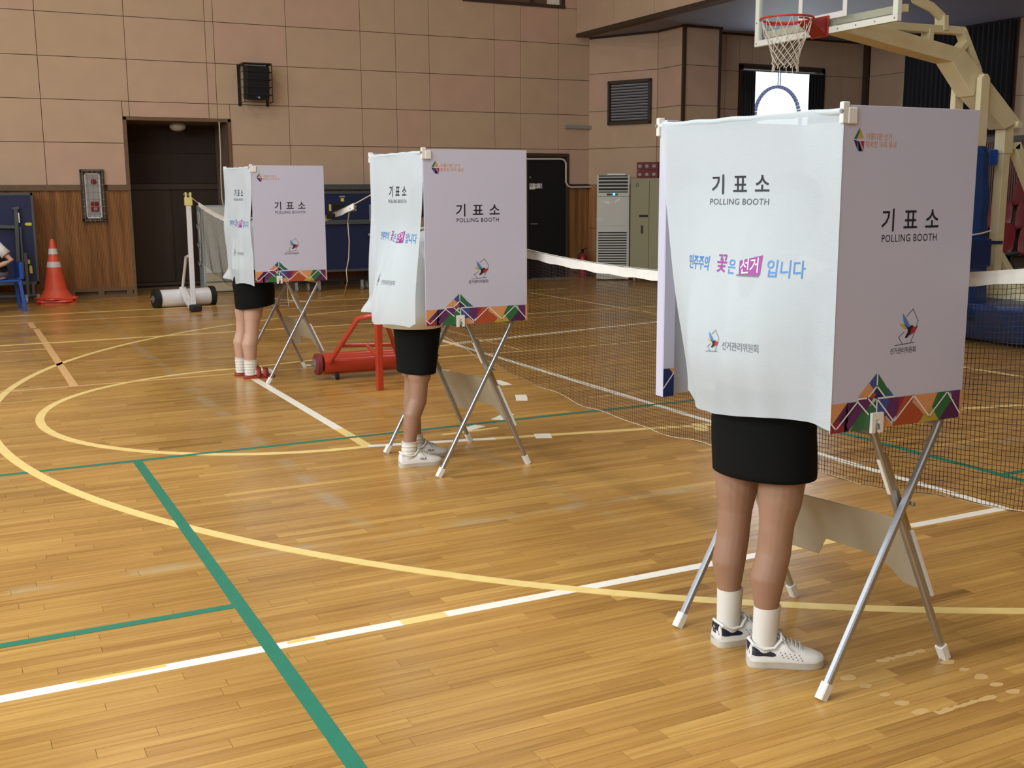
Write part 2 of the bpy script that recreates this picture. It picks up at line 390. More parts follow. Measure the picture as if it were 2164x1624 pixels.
for i, pl in enumerate(allp):
    if pl[0] > 16.0: continue
    vs, fs = plank_geo(*pl); t = rt()
    if i in near:
        mb = MB(); mb.add(vs, fs); o = mb.build('floor_plank', M_floor, slab, recalc=False); tone_attr(o.data, [t]*8)
    else:
        big.add(vs, fs); tones += [t]*8
o = big.build('floor_plank_field', M_floor, slab, kind='stuff', recalc=False); tone_attr(o.data, tones)
# ---------------- court markings (tape lying on the boards)
_zi = [0]
def strip(pts, w, m, label, name='court_line', z=0.0007, closed=False):
    _zi[0] += 1; z = z+0.00002*_zi[0]; w = w*1.18
    pts = [Vector((p[0], p[1], 0)) for p in pts]; N = len(pts); L = []; R = []
    for i, p in enumerate(pts):
        d = (pts[min(i+1, N-1)]-pts[max(i-1, 0)]).normalized(); n = Vector((-d.y, d.x, 0))
        L.append(p+n*w/2); R.append(p-n*w/2)
    mb = MB()
    for i in range(N-1):
        q = [L[i], L[i+1], R[i+1], R[i]]
        mb.add([(a.x, a.y, z) for a in q]+[(a.x, a.y, -0.0006) for a in q], [(0, 1, 2, 3), (0, 4, 5, 1), (2, 6, 7, 3)]+([(0, 3, 7, 4)] if i == 0 else [])+([(1, 5, 6, 2)] if i == N-2 else []))
    return mb.build(name, m, slab, label=label)
def arc(cx, cy, R, a0, a1, n=64): return [(cx+R*math.cos(math.radians(a0+(a1-a0)*i/n)), cy+R*math.sin(math.radians(a0+(a1-a0)*i/n))) for i in range(n+1)]
strip([(-3, 3.588), (1.35, 3.588)], 0.046, M_whitetape, 'white taped sideline nearest the camera')
strip([(1.35, 3.588), (1.53, 3.588)], 0.046, M_cream, 'cream taped piece of the near sideline')
strip([(1.53, 3.588), (3.05, 3.586)], 0.046, M_whitetape, 'white taped sideline by the nearest booth')
strip([(3.05, 3.586), (3.9, 3.584)], 0.046, M_yellow, 'yellow end of the near sideline')
strip([(3.9, 3.584), (4.545, 3.582)], 0.046, M_whitetape, 'white corner of the near sideline')
strip([(0.24, 3.605), (0.52, 3.605)], 0.018, M_yellow, 'short yellow patch on the white sideline', z=0.0012)
strip([(0.93, 3.60), (1.03, 3.60)], 0.018, M_yellow, 'short yellow patch on the white sideline', z=0.0012)
strip([(4.522, 3.56), (4.522, 5.2)], 0.046, M_whitetape, 'white line seen through the net')
strip([(4.522, 5.3), (4.60, 10.9)], 0.05, M_whitetape, 'white line running away behind the net')
strip([(-3, 4.04), (0.845, 4.04)], 0.038, M_green, 'green line ending at the wide green line', z=0.0011)
strip([(0.868, 0.0), (0.868, 6.655)], 0.044, M_green, 'wide green line running towards the camera', z=0.0013)
strip([(-3, 6.655), (5.07, 6.66)], 0.038, M_green, 'thin green line crossing the court', z=0.0011)
strip([(5.06, 1.0), (5.06, 6.64)], 0.044, M_green, 'green line behind the net', z=0.0013)
strip([(5.08, 4.04), (9, 4.04)], 0.038, M_green, 'green line branching behind the net')
strip([(2.206, 9.9), (2.206, 9.2)], 0.055, M_cream, 'cream end of the free throw line')
strip([(2.206, 9.2), (2.206, 6.95)], 0.055, M_whitetape, 'white free throw line')
strip([(2.206, 6.95), (2.206, 6.37)], 0.055, M_cream, 'cream near end of the free throw line')
strip(arc(2.206, 8.126, 1.765, 90, 270), 0.05, M_cream, 'cream half circle left of the free throw line', z=0.0009)
strip(arc(6.389, 8.149, 6.267, 100, 262, 120), 0.05, M_cream, 'long cream arc of the three point line', z=0.0010)
for a0, a1 in ((70, 62), (52, 44), (33, 24), (2, -6), (-21, -29), (-46, -53), (-60, -66)):
    strip(arc(2.206, 8.126, 1.765, a0, a1, 8), 0.075, M_whitetape, 'white dash of the free throw circle')
strip([(2.2, 6.37), (3.0, 6.19)], 0.05, M_whitetape, 'white lane line beyond the middle booth')
strip([(3.0, 6.19), (9.2, 4.87)], 0.05, M_cream, 'cream lane line passing under the net')
strip([(2.2, 9.89), (9.0, 11.4)], 0.05, M_cream, 'cream far lane line')
strip([(3.28, 6.05), (3.33, 6.17)], 0.09, M_whitetape, 'small white block on the lane line')
strip([(2.75, 6.45), (3.16, 6.48)], 0.03, M_cream, 'short cream stroke by the middle booth')
strip([(4.30, 5.75), (4.42, 5.95)], 0.08, M_cream, 'cream block at the lane line')
strip([(6.9, 5.05), (7.1, 5.28)], 0.08, M_cream, 'cream block by the right lane line')
strip([(0.80, 9.6), (0.80, 14.1)], 0.055, M_pale, 'pale tan line crossing the left of the court')
strip([(0.78, 14.2), (0.78, 14.9)], 0.055, M_pale, 'pale tan end of the left line')
strip([(-4, 9.60), (2.9, 9.62)], 0.03, M_pale, 'pale tan thin line to the far booth')
strip([(2.9, 9.62), (12, 9.66)], 0.03, M_cream, 'pale line behind the net')
strip([(-4, 12.66), (9, 12.66)], 0.045, M_cream, 'thin cream line across the back of the court')
strip([(-4, 14.87), (8, 14.87)], 0.03, M_pale, 'faint tan line near the back wall')
strip([(-4, 15.80), (9, 15.80)], 0.045, M_cream, 'cream line nearest the back wall')
strip([(-4, 12.15), (0.8, 12.15)], 0.03, M_pale, 'faint tan line at the left')
strip([(5.5, 12.22), (8.3, 12.24)], 0.03, M_pale, 'faint tan line behind the net')
strip([(4.6, 10.5), (12, 11.9)], 0.06, M_whitetape, 'white line beyond the net')
strip([(5.0, 9.72), (5.0, 13.0)], 0.03, M_pale, 'tan line running towards the back wall')
strip([(8.1, 11.0), (8.1, 15.4)], 0.04, M_cream, 'cream line running to the back door')
strip([(7.95, 3), (7.95, 7.1)], 0.045, M_cream, 'cream line in front of the blue base')
strip([(6.2, 14.3), (9, 14.5)], 0.03, M_pale, 'thin tan line before the black door')
# residue of removed tape beside the nearest booth
for (ax, ay, bx, by, n) in ((1793, 1433, 1945, 1505, 5), (2003, 1400, 2142, 1463, 5)):
    for k in range(n):
        t = k/(n-1); c = F(ax+(bx-ax)*t, ay+(by-ay)*t); mb = MB()
        r = 0.026*random.uniform(0.7, 1.15); q = []
        for j in range(9):
            a = 2*math.pi*j/9; rr = r*random.uniform(0.75, 1.15); q.append((c.x+rr*1.1*math.cos(a), c.y+rr*0.7*math.sin(a), 0.0005))
        mb.quad(*q); mb.build('tape_residue', M_resid, slab, label='pale patch left by removed tape')
for (ax, ay, bx, by) in ((1855, 1400, 1955, 1375), (1978, 1508, 2104, 1472)):
    a = F(ax, ay); b = F(bx, by); mb = MB(); n = 14; up = []; dn = []
    for k in range(n+1):
        c = a.lerp(b, k/n); up.append((c.x, c.y+0.012*random.uniform(0.4, 1.3), 0.0005)); dn.append((c.x, c.y-0.012*random.uniform(0.4, 1.3), 0.0005))
    mb.quad(*(up+dn[::-1])); mb.build('tape_residue', M_resid, slab, label='pale streak left by removed tape')

# ---------------- back wall with separate cloth panels
DX0, DX1, DZ = 2.517, 4.047, 2.69          # recess
XE = 10.72
wb = MB()
wb.bb((-7, YW+0.02, 0), (DX0-0.03, YW+0.25, 8)); wb.bb((DX1+0.03, YW+0.02, 0), (XE+0.3, YW+0.25, 8)); wb.bb((DX0-0.03, YW+0.02, DZ+0.03), (DX1+0.03, YW+0.25, 8))
wall = struct(wb.build('wall_back', M_joint))
cols = [-6.15, -4.9, -3.65, -2.40, -1.15, 0.09, 1.33, 2.57, 3.77, 3.90, 5.05, 6.30, 6.92, 7.53, 8.77, 9.29, 10.06, XE]
rows = [1.712, 2.344, 2.969, 3.588, 4.213, 4.838, 5.46, 6.08, 6.70, 7.32, 8.0]
G = 0.004
WX0, WX1, WZ0 = 8.17, 10.19, 4.86            # high window opening
def panel_rect(x0, x1, z0, z1, m):
    MB().box(((x0+x1)/2, YW+0.004, (z0+z1)/2), (x1-x0-2*G, 0.032, z1-z0-2*G)).build('wall_panel', m, wall, bevel=0.003)
pm = [M_panel, M_panel2, M_panel, M_panel3, M_panel2]
for i in range(len(cols)-1):
    for j in range(len(rows)-1):
        x0, x1, z0, z1 = cols[i], cols[i+1], rows[j], rows[j+1]; m = pm[(i*3+j*2) % 5]
        if j == 0 and i in (6, 7, 8, 9): pass
        # clip against the recess
        if z0 < DZ and x1 > DX0 and x0 < DX1:
            if x0 < DX0-0.05: panel_rect(x0, DX0-0.05, z0, z1, m)
            if x1 > DX1+0.05: panel_rect(DX1+0.05, x1, z0, z1, m)
            if z1 > DZ+0.05: panel_rect(max(x0, DX0-0.05), min(x1, DX1+0.05), DZ+0.05, z1, m)
            continue
        if z1 > WZ0 and x1 > WX0 and x0 < WX1 and z0 < 6.0:
            if x0 < WX0: panel_rect(x0, WX0, z0, z1, m)
            if x1 > WX1: panel_rect(WX1, x1, z0, z1, m)
            continue
        if j == 0 and x0 < 10.27 and x1 > 9.36:      # black door top at 2.25
            if x0 < 9.36: panel_rect(x0, 9.36, z0, z1, m)
            if x1 > 10.27: panel_rect(10.27, x1, z0, z1, m)
            panel_rect(max(x0, 9.36), min(x1, 10.27), 2.265, z1, m)
            continue
        if j == 0 and x0 < 1.81 < x1 or (j == 0 and x0 < 2.19 < x1):
            pass
        panel_rect(x0, x1, z0, z1, m)
# ribbed wainscot in sections
def ribs(name, x0, x1, z0, z1, m, y=YW, pitch=0.022, depth=0.014, parent=None):
    mb = MB(); mb.bb((x0, y-0.006, z0), (x1, y+0.02, z1)); n = int((x1-x0)/pitch)
    for k in range(n):
        xx = x0+(k+0.5)*(x1-x0)/n; w = pitch*0.36
        mb.add([(xx-w, y-0.006, z0), (xx-w*.5, y-0.006-depth, z0), (xx+w*.5, y-0.006-depth, z0), (xx+w, y-0.006, z0), (xx-w, y-0.006, z1), (xx-w*.5, y-0.006-depth, z1), (xx+w*.5, y-0.006-depth, z1), (xx+w, y-0.006, z1)],
               [(0, 1, 5, 4), (1, 2, 6, 5), (2, 3, 7, 6)])
    return mb.build(name, m, parent or wall, kind='stuff')
ribs('ribbed_panelling', -6.9, DX0-0.0, 0.12, 1.63, M_ribs)
ribs('ribbed_panelling', DX1+0.05, 9.36, 0.12, 1.63, M_ribs)
ribs('ribbed_panelling', 10.27, XE, 0.12, 1.63, M_ribs)
def trimbar(n, x0, x1, z0, z1, m=M_trim, d=0.045, y=YW):
    return struct(MB().bb((x0, y-d, z0), (x1, y+0.01, z1)).build(n, m, bevel=0.004))
trimbar('trim_1', -6.9, 1.80, 1.63, 1.712); trimbar('trim_2', 2.18, DX0-0.0, 1.63, 1.712)
trimbar('trim_3', DX1+0.05, 9.36, 1.63, 1.712, M_dtrim); trimbar('trim_4', 10.27, XE, 1.63, 1.712, M_dtrim)
# slotted skirting: two rails with blocks between
def skirting(n, x0, x1, m):
    mb = MB(); mb.bb((x0, YW-0.03, 0.10), (x1, YW+0.01, 0.15)); mb.bb((x0, YW-0.03, 0.0), (x1, YW+0.01, 0.045))
    x = x0+0.02
    while x < x1: mb.bb((x, YW-0.03, 0.045), (min(x+0.09, x1), YW+0.01, 0.10)); x += 0.42
    return struct(mb.build(n, m))
skirting('baseboard_back', -6.9, DX0, M_trim); skirting('baseboard_back.001', DX1+0.05, 9.36, M_trim); skirting('baseboard_back.002', 10.27, XE, M_trim)
# recess jambs and doors
fr = MB()
for x in (DX0, DX1): fr.bb((x-0.05 if x == DX0 else x, YW-0.03, 0), (x if x == DX0 else x+0.05, YW+0.02, DZ+0.05))
fr.bb((DX0-0.05, YW-0.03, DZ), (DX1+0.05, YW+0.02, DZ+0.05))
struct(fr.build('trim_5', M_trim, bevel=0.004))
RB = 18.98
rc = MB(); rc.bb((DX0-0.06, YW, 0), (DX0, RB, DZ)); rc.bb((DX1, YW, 0), (DX1+0.06, RB, DZ)); rc.bb((DX0-0.06, YW+0.0, DZ), (DX1+0.06, RB, DZ+0.06))
struct(rc.build('trim_6', mat('recess_brown', (120, 98, 80), 0.8)))
d1 = struct(MB().bb((DX0-0.06, RB, 0), (DX1+0.06, RB+0.08, DZ+0.06)).build('door_1', M_dribs))
for k, (a, b) in enumerate(((2.52, 3.28), (3.29, 4.05))):
    MB().bb((a+0.01, RB-0.03, 0.14), (b-0.01, RB, 1.64)).build('door_leaf', M_dribs, d1)
    MB().bb((a+0.01, RB-0.02, 1.75), (b-0.01, RB, 2.22)).build('door_head_panel', M_darkdoor, d1)
    MB().bb((a+0.01, RB-0.02, 2.235), (b-0.01, RB, DZ-0.05)).build('door_head_panel', M_darkdoor, d1)
MB().bb((DX0, RB-0.05, 1.65), (DX1, RB, 1.74)).build('door_rail', M_dtrim, d1)
MB().bb((DX0, RB-0.08, 0.0), (DX1, RB, 0.05)).build('door_sill', M_trim, d1)
MB().bb((DX0, RB-0.04, 0.08), (DX1, RB, 0.13)).build('door_sill', M_dtrim, d1)
sw = thing('wall_switch', 'small grey switch box on the left jamb of the dark recess', 'switch', (2.53, 18.3, 1.25))
MB().bb((2.517, 18.25, 1.21), (2.545, 18.37, 1.36)).build('switch_plate', M_gplast, sw, bevel=0.004); MB().bb((2.545, 18.28, 1.25), (2.552, 18.33, 1.32)).build('rocker', M_white, sw)
t = thing('ceiling_lamp', 'round frosted lamp under the lintel of the dark recess', 'lamp', (3.36, 18.45, DZ))
MB().tube([(3.36, 18.45, DZ), (3.36, 18.45, DZ-0.03)], 0.10, 24).build('base_plate', M_white, t, smooth=True)
MB().ell((3.36, 18.45, DZ-0.05), (0.13, 0.13, 0.08), 24, 12).build('globe', M_lamp, t, smooth=True)

# black office door
t = MB().bb((9.42, YW-0.02, 0.01), (10.21, YW+0.02, 2.205)).build('door_2', M_bdoor, bevel=0.003); struct(t)
MB().tube([(9.47, YW-0.03, 1.0), (9.47, YW-0.08, 1.0), (9.58, YW-0.08, 1.0)], 0.011, 8).build('door_handle', M_galv, t)
MB().tube([(9.466, YW-0.022, 1.84), (9.466, YW-0.03, 1.84)], 0.02, 12).build('door_lock', M_galv, t)
fr = MB(); fr.bb((9.36, YW-0.04, 0), (9.42, YW+0.02, 2.265)); fr.bb((10.21, YW-0.04, 0), (10.27, YW+0.02, 2.265)); fr.bb((9.42, YW-0.04, 2.205), (10.21, YW+0.02, 2.265))
struct(fr.build('trim_7', M_dtrim, bevel=0.003))
a = onY(1119, 388, YW-0.025); b = onY(1146, 398, YW-0.025)
sg = thing('door_sign', 'small white sign with three dark letters on the black door', 'sign', ((a.x+b.x)/2, YW-0.025, b.z))
MB().bb((a.x, YW-0.03, b.z), (b.x, YW-0.021, a.z)).build('sign_plate', M_white, sg)
MB().bb((a.x, YW-0.032, b.z-0.02), ((a.x+b.x)/2-0.02, YW-0.021, b.z)).build('sign_tab', M_white, sg)
tm = MB(); text_on(tm, '사 무 실', 0.085, (a.x+b.x)/2, (a.z+b.z)/2, lambda x, y, l: (x, YW-0.0315, y), bold=0.01)
tm.build('lettering', M_ink, sg, recalc=False)
# conduit round the black door
cp = [onY(x, y, YW-0.06) for x, y in ((1100, 336), (1185, 336), (1192, 338), (1196, 345), (1196, 385), (1200, 393), (1207, 396), (1260, 395), (1267, 398), (1269, 405), (1269, 520), (1270, 560))]
tag(MB().tube(cp, 0.018, 8).build('conduit', M_conduit, smooth=True), 'pale conduit stepping round the black door to the floor unit', 'pipe')
p0 = onY(1275, 80, YW-0.05); p1 = onY(1275, 366, YW-0.05)
tag(MB().bar(p0, (p0.x, p0.y, p1.z), 0.07, 0.05).build('cable_trunking', M_conduit, bevel=0.004), 'upright pale cable trunking above the tall air conditioner', 'pipe')
a = onY(1194, 268, YW-0.04); b = onY(1279, 271, YW-0.04)
tag(MB().bar(a, b, 0.05, 0.06).build('horizontal_trunking', M_gplast, bevel=0.004), 'short grey horizontal trunking meeting the upright trunking', 'pipe')
# thin cable in the recess
cp = [onY(x, y, 17.96) for x, y in ((463, 258), (466, 320), (467, 380), (469, 420), (472, 434))]
tag(MB().tube(cp, 0.010, 6).build('hanging_cable', M_conduit, smooth=True), 'thin pale cable running down beside the dark recess', 'cable')

# high window
w1 = struct(MB().bb((WX0, YW-0.03, WZ0-0.04), (WX1, YW+0.05, WZ0+0.02)).build('window_1', M_dtrim))
MB().bb((WX0, YW+0.03, WZ0), (WX1, YW+0.05, 5.9)).build('window_pane', M_dglass, w1)
for x in (WX0, 8.85, 9.5, WX1-0.04): MB().bb((x, YW-0.02, WZ0), (x+0.04, YW+0.05, 5.9)).build('window_mullion', M_dtrim, w1)
MB().bb((WX1-0.35, YW+0.01, WZ0+0.02), (WX1-0.1, YW+0.03, WZ0+0.3)).build('window_blind', M_whiteplastic, w1)

# splayed corner, column, right recess
def vwall(name, p, q, z0, z1, m, th=0.12, kids=(), zs=(), pmats=None, tagname='wall_panel'):
    """wall from p to q (seen side on the left of p->q when looking down... kept simple: thin box) with panels"""
    p = Vector((p[0], p[1], 0)); q = Vector((q[0], q[1], 0)); d = (q-p); L = d.length; d.normalize()
    n = Vector((d.y, -d.x, 0))     # seen side
    c = (p+q)/2 - n*(th/2+0.012); ang = math.atan2(d.y, d.x)
    o = MB().box((c.x, c.y, (z0+z1)/2), (L, th, z1-z0), ang).build(name, M_joint); struct(o)
    us = [0]+list(kids)+[L]; zz = list(zs)
    for i in range(len(us)-1):
        for j in range(len(zz)-1):
            cc = p+d*((us[i]+us[i+1])/2) - n*0.0
            MB().box((cc.x, cc.y, (zz[j]+zz[j+1])/2), (us[i+1]-us[i]-0.008, 0.026, zz[j+1]-zz[j]-0.008), ang).build(tagname, M_ribs if zz[j+1] < 1.75 else (pmats or pm)[(i+2*j) % len(pmats or pm)], o, bevel=0.003)
    return o, n
RZ = [0.1, 0.9, 1.70, 2.36, 3.03, 3.70, 4.35]
vwall('wall_corner', (XE, YW), (11.36, 16.72), 0, ZS, M_panel, zs=RZ)
vwall('wall_column', (11.37, 16.72), (11.37, 15.98), 0, ZS, M_panel, zs=RZ)
vwall('wall_column_front', (11.37, 15.97), (12.12, 15.97), 0, ZS, M_panel, zs=RZ)
vwall('wall_column_side', (12.12, 15.97), (12.12, 16.42), 0, ZS, M_panel, zs=RZ)
tb = MB()
for x, y in ((11.37, 15.96), (12.12, 15.96)): tb.box((x, y, ZS/2), (0.05, 0.05, ZS))
tb.box((11.75, 15.945, ZS-0.02), (0.8, 0.05, 0.04))
struct(tb.build('trim_8', M_dtrim))
# recess wall with the bright window
YR = 16.42
a = onY(1563, 134, YR); b = onY(1742, 141, YR); wx0, wx1, wz1 = a.x, b.x, a.z-0.02; wz0 = 1.35
ww = MB(); ww.bb((12.12, YR+0.012, 0), (wx0, YR+0.16, ZS)); ww.bb((wx1, YR+0.012, 0), (16.2, YR+0.16, ZS)); ww.bb((wx0, YR+0.012, wz1), (wx1, YR+0.16, ZS)); ww.bb((wx0, YR+0.012, 0), (wx1, YR+0.16, wz0))
wr = struct(ww.build('wall_recess', M_joint))
def rp(x0, x1, z0, z1, k): MB().box(((x0+x1)/2, YR, (z0+z1)/2), (x1-x0-0.008, 0.026, z1-z0-0.008)).build('wall_panel', M_rribs if z1 < 1.75 else pm[k % 5], wr, bevel=0.003)
for k, (z0, z1) in enumerate(zip(RZ[:-1], RZ[1:])):
    for x0, x1 in ((12.14, 12.60), (12.60, wx0-0.02)): rp(x0, x1, z0, z1, k)
    for x0, x1 in ((wx1+0.02, 15.35), (15.35, 15.9)): rp(x0, x1, z0, z1, k+1)
rp(wx0-0.02, 13.2, wz1+0.02, ZS, 1); rp(13.2, wx1+0.02, wz1+0.02, ZS, 2)
w2 = MB(); fw_ = 0.07
w2.bb((wx0, YR-0.03, wz0), (wx0+fw_, YR+0.16, wz1)); w2.bb((wx1-fw_, YR-0.03, wz0), (wx1, YR+0.16, wz1)); w2.bb((wx0, YR-0.03, wz1-fw_), (wx1, YR+0.16, wz1)); w2.bb((wx0, YR-0.03, wz0), (wx1, YR+0.16, wz0+fw_))
w2 = struct(w2.build('window_2', M_dtrim))
MB().bb((wx0+fw_, YR+0.10, wz0+fw_), (wx1-fw_, YR+0.106, wz1-fw_)).build('window_pane', M_glass, w2)
MB().tube([(wx0+0.05, YR-0.045, wz1-0.10), (wx1-0.05, YR-0.045, wz1-0.10)], 0.012, 8).build('curtain_rail', M_gplast, w2)
def drape(name, p, q, z0, z1, waves, amp, m, parent=None, label=None):
    p = Vector(p); q = Vector(q); d = q-p; n = Vector((d.y, -d.x, 0)).normalized()
    def f(u, v):
        b = p+d*u; return b+n*(amp*math.sin(u*waves*2*math.pi)*(0.6+0.4*v)) + Vector((0, 0, z1+(z0-z1)*v))
    return MB().grid(f, waves*8, 4).build(name, m, parent, smooth=True, label=label)
bx0 = onY(1594, 142, YR).x; bx1 = onY(1707, 145, YR).x
o = drape('window_drape', (wx0+0.03, YR-0.05, 0), (bx0, YR-0.05, 0), wz0-0.1, wz1-0.11, 5, 0.018, M_drape); tag(o, 'black drape gathered at the left of the bright window', 'curtain')
o = drape('window_drape', (bx1, YR-0.05, 0), (wx1-0.03, YR-0.05, 0), wz0-0.1, wz1-0.11, 5, 0.018, M_drape); tag(o, 'black drape gathered at the right of the bright window', 'curtain')
# arch outside the window
YA = 20.0
ac = onY(1645, 300, YA); top = onY(1642, 180, YA); rl = onY(1698, 232, YA)
R0 = 0.67; cx0 = top.x+0.06; cz0 = top.z-R0
ar = thing('outdoor_arch', 'dark arched steel truss outside the bright window', 'arch', (cx0, YA, 0))
for i in range(24):
    a0 = math.pi*(i+0.08)/24; a1 = math.pi*(i+0.92)/24; pr = []
    for aa, rr in ((a0, R0), ((a0+a1)/2, R0), (a1, R0), (a1, R0-0.07), ((a0+a1)/2, R0-0.07), (a0, R0-0.07)): pr.append((cx0-rr*math.cos(aa), YA, cz0+rr*math.sin(aa)))
    MB().prism(pr, (0, 0.05, 0)).build('arch_segment', M_arch, ar)
MB().tube([(cx0-(R0-.035)*math.cos(a), YA+.09, cz0+(R0-.035)*math.sin(a)) for a in [math.pi*i/40 for i in range(41)]], 0.012, 6).build('arch_tube', M_white, ar, smooth=True)
for s in (-1, 1): MB().bar((cx0+s*(R0-0.027), YA, 0), (cx0+s*(R0-0.027), YA, cz0), 0.05, 0.06).build('arch_leg', M_arch, ar)
MB().bar((cx0-0.03, YA, cz0+R0), (cx0-0.03, YA, cz0+R0+2), 0.018, 0.018).build('arch_post', M_arch, ar)
MB().bar((cx0+0.03, YA, cz0+R0), (cx0+0.03, YA, cz0+R0+2), 0.018, 0.018).build('arch_post', M_arch, ar)
gr = struct(MB().bb((8, 18.3, -0.1), (30, 60, -0.02)).build('ground_outside', mat('pale_concrete', (190, 190, 186), 0.9)))
# side wall with black stage curtain
XR = 15.95
sw_ = MB().bb((XR+0.05, -8, 0), (XR+0.25, YR+0.2, ZS+0.4)).build('wall_right', M_joint); struct(sw_)
tb = MB(); tb.bb((15.86, YR-0.01, 0), (15.94, YR-0.10, ZS)); struct(tb.build('trim_9', M_dtrim))
for k, (y0, y1) in enumerate(((YR-0.1, 15.4), (13.0, 11.6), (11.6, 10.2), (10.2, 8.8), (8.8, 7.4))):
    for j, (z0, z1) in enumerate(((2.45, 3.1), (3.1, 3.72), (3.72, ZS))):
        MB().bb((XR+0.01, y0-0.004, z0+0.004), (XR+0.05, y1+0.004, z1-0.004)).build('wall_panel', pm[(k+j) % 5], sw_)
tb = MB(); tb.bb((XR-0.02, 16, 2.36), (XR+0.05, -2, 2.45)); struct(tb.build('trim_10', M_dtrim))
mb = MB(); mb.bb((XR+0.0, 16.3, 0), (XR+0.04, 0, 2.36))
for k in range(300):
    yy = 16.0-k*0.045; mb.bb((XR-0.012, yy, 0.0), (XR, yy-0.025, 2.36))
mb.build('ribbed_panelling', M_rribs, sw_, kind='stuff')
o = drape('stage_curtain', (XR-0.08, 15.36, 0), (XR-0.08, 13.02, 0), 2.50, ZS-0.03, 22, 0.03, M_drape); tag(o, 'wide black pleated curtain hanging on the right wall', 'curtain')
# bulkhead and soffit
XB = 10.46
struct(MB().bb((XB, -8, ZS), (XB+0.2, YW+0.2, 8)).build('wall_bulkhead', M_joint))
bk = bpy.data.objects['wall_bulkhead']
for k in range(20):
    y1 = YW-0.02-k*1.25
    for j in range(5):
        z0 = ZS+0.05+j*0.62+(0 if j else 0); MB().bb((XB-0.026, y1-1.242, z0+0.004), (XB, y1, z0+0.616)).build('wall_panel', pm[(k+j) % 5], bk)
struct(MB().bb((XB-0.04, -8, ZS-0.01), (XB+0.02, YW, ZS+0.045)).build('trim_11', M_dtrim))
struct(MB().bb((XB, -8, ZS), (XR+0.3, YW+0.2, ZS+0.12)).build('ceiling_soffit', M_soffit))
struct(MB().bb((-7, -8, 8), (XB+0.4, YW+0.3, 8.15)).build('ceiling', M_ceil))
struct(MB().bb((-7.15, -8, 0), (-7, YW+0.3, 8)).build('wall_left', M_shell))
struct(MB().bb((-7, -8.15, 0), (XR+0.3, -8, 8)).build('wall_front', M_shell))
# soffit / wall trim
tb = MB(); tb.bb((12.12, YR-0.03, ZS-0.035), (16, YR+0.02, ZS)); tb.bar((XE, YW-0.02, ZS-0.02), (11.37, 16.70, ZS-0.02), 0.05, 0.035); tb.bb((11.345, 15.95, ZS-0.035), (11.38, 16.72, ZS))
struct(tb.build('trim_12', M_dtrim))
tag(MB().tube([(13.0, 11.6, ZS), (13.0, 11.6, ZS-0.02)], 0.12, 20).build('ceiling_speaker_disc', M_soffit), 'round flush plate in the low grey ceiling', 'vent')

# louver vent on the splayed wall
p = Vector((XE, YW, 0)); q = Vector((11.36, 16.72, 0)); d = (q-p).normalized(); n = Vector((-d.y, d.x, 0))*-1
n = Vector((d.y, -d.x, 0)); 
if n.y > 0: n = -n
def onplane(x, y, P, nn):
    r_ = ray(x, y); return CAMP + r_*((P-CAMP).dot(nn)/r_.dot(nn))
P0 = p+n*0.02
A = onplane(1287, 172, P0, n); B = onplane(1378, 166, P0, n); Cc = onplane(1378, 262, P0, n); D = onplane(1288, 264, P0, n)
z1 = (A.z+B.z)/2; z0 = (Cc.z+D.z)/2
lv = thing('louver_vent', 'square louvred vent with grey slats high on the splayed wall', 'vent', ((A.x+B.x)/2, (A.y+B.y)/2, z0))
def lp(u, z, o=0.0): v = A.lerp(B, u); return Vector((v.x, v.y, z))+n*o
fr = MB()
for (u0, u1, za, zb) in ((0, 1, z1-0.05, z1), (0, 1, z0, z0+0.05), (0, 0.05, z0, z1), (0.95, 1, z0, z1)):
    fr.prism([lp(u0, za), lp(u1, za), lp(u1, zb), lp(u0, zb)], n*0.05)
fr.build('vent_frame', M_dtrim, lv)
MB().prism([lp(0.04, z0+0.04), lp(0.96, z0+0.04), lp(0.96, z1-0.04), lp(0.04, z1-0.04)], n*0.004).build('vent_backing', M_black, lv)
for k in range(14):
    zz = z0+0.075+k*(z1-z0-0.13)/13
    MB().prism([lp(0.07, zz, 0.012), lp(0.93, zz, 0.012), lp(0.93, zz+0.018, 0.035), lp(0.07, zz+0.018, 0.035)], Vector((0, 0, 0.012))).build('slat', M_louver, lv)

# ================================================================== WALL THINGS
# alarm box behind a wire cage
a = onY(168, 358, YW-0.06); b = onY(226, 468, YW-0.06)
x0, x1, z0, z1 = a.x, b.x, b.z+0.0, a.z
t = thing('alarm_box', 'recessed alarm cabinet with a red lamp behind a wire cage', 'alarm', ((x0+x1)/2, YW, z0))
fr = MB()
for q in (((x0, z0), (x0+0.05, z1)), ((x1-0.05, z0), (x1, z1)), ((x0, z1-0.05), (x1, z1)), ((x0, z0), (x1, z0+0.04))): fr.bb((q[0][0], YW-0.06, q[0][1]), (q[1][0], YW+0.0, q[1][1]))
fr.build('box_frame', M_dtrim, t, bevel=0.003)
MB().bb((x0+0.05, YW-0.03, z0+0.04), (x1-0.05, YW-0.015, z1-0.05)).build('front_plate', mat('alarm_grey_plate', (168, 168, 166), 0.45), t)
fr = MB()
for q in (((x0+0.06, z0+0.05), (x0+0.075, z1-0.06)), ((x1-0.075, z0+0.05), (x1-0.06, z1-0.06)), ((x0+0.06, z1-0.075), (x1-0.06, z1-0.06)), ((x0+0.06, z0+0.05), (x1-0.06, z0+0.065))): fr.bb((q[0][0], YW-0.045, q[0][1]), (q[1][0], YW-0.03, q[1][1]))
fr.build('plate_rim', M_white, t)
c = onY(198, 384, YW-0.05); MB().cyl((c.x, YW-0.03, c.z), (c.x, YW-0.075, c.z), 0.042, 20, 0.025).build('alarm_lamp', mat('alarm_red', (140, 24, 28), 0.3), t, smooth=True)
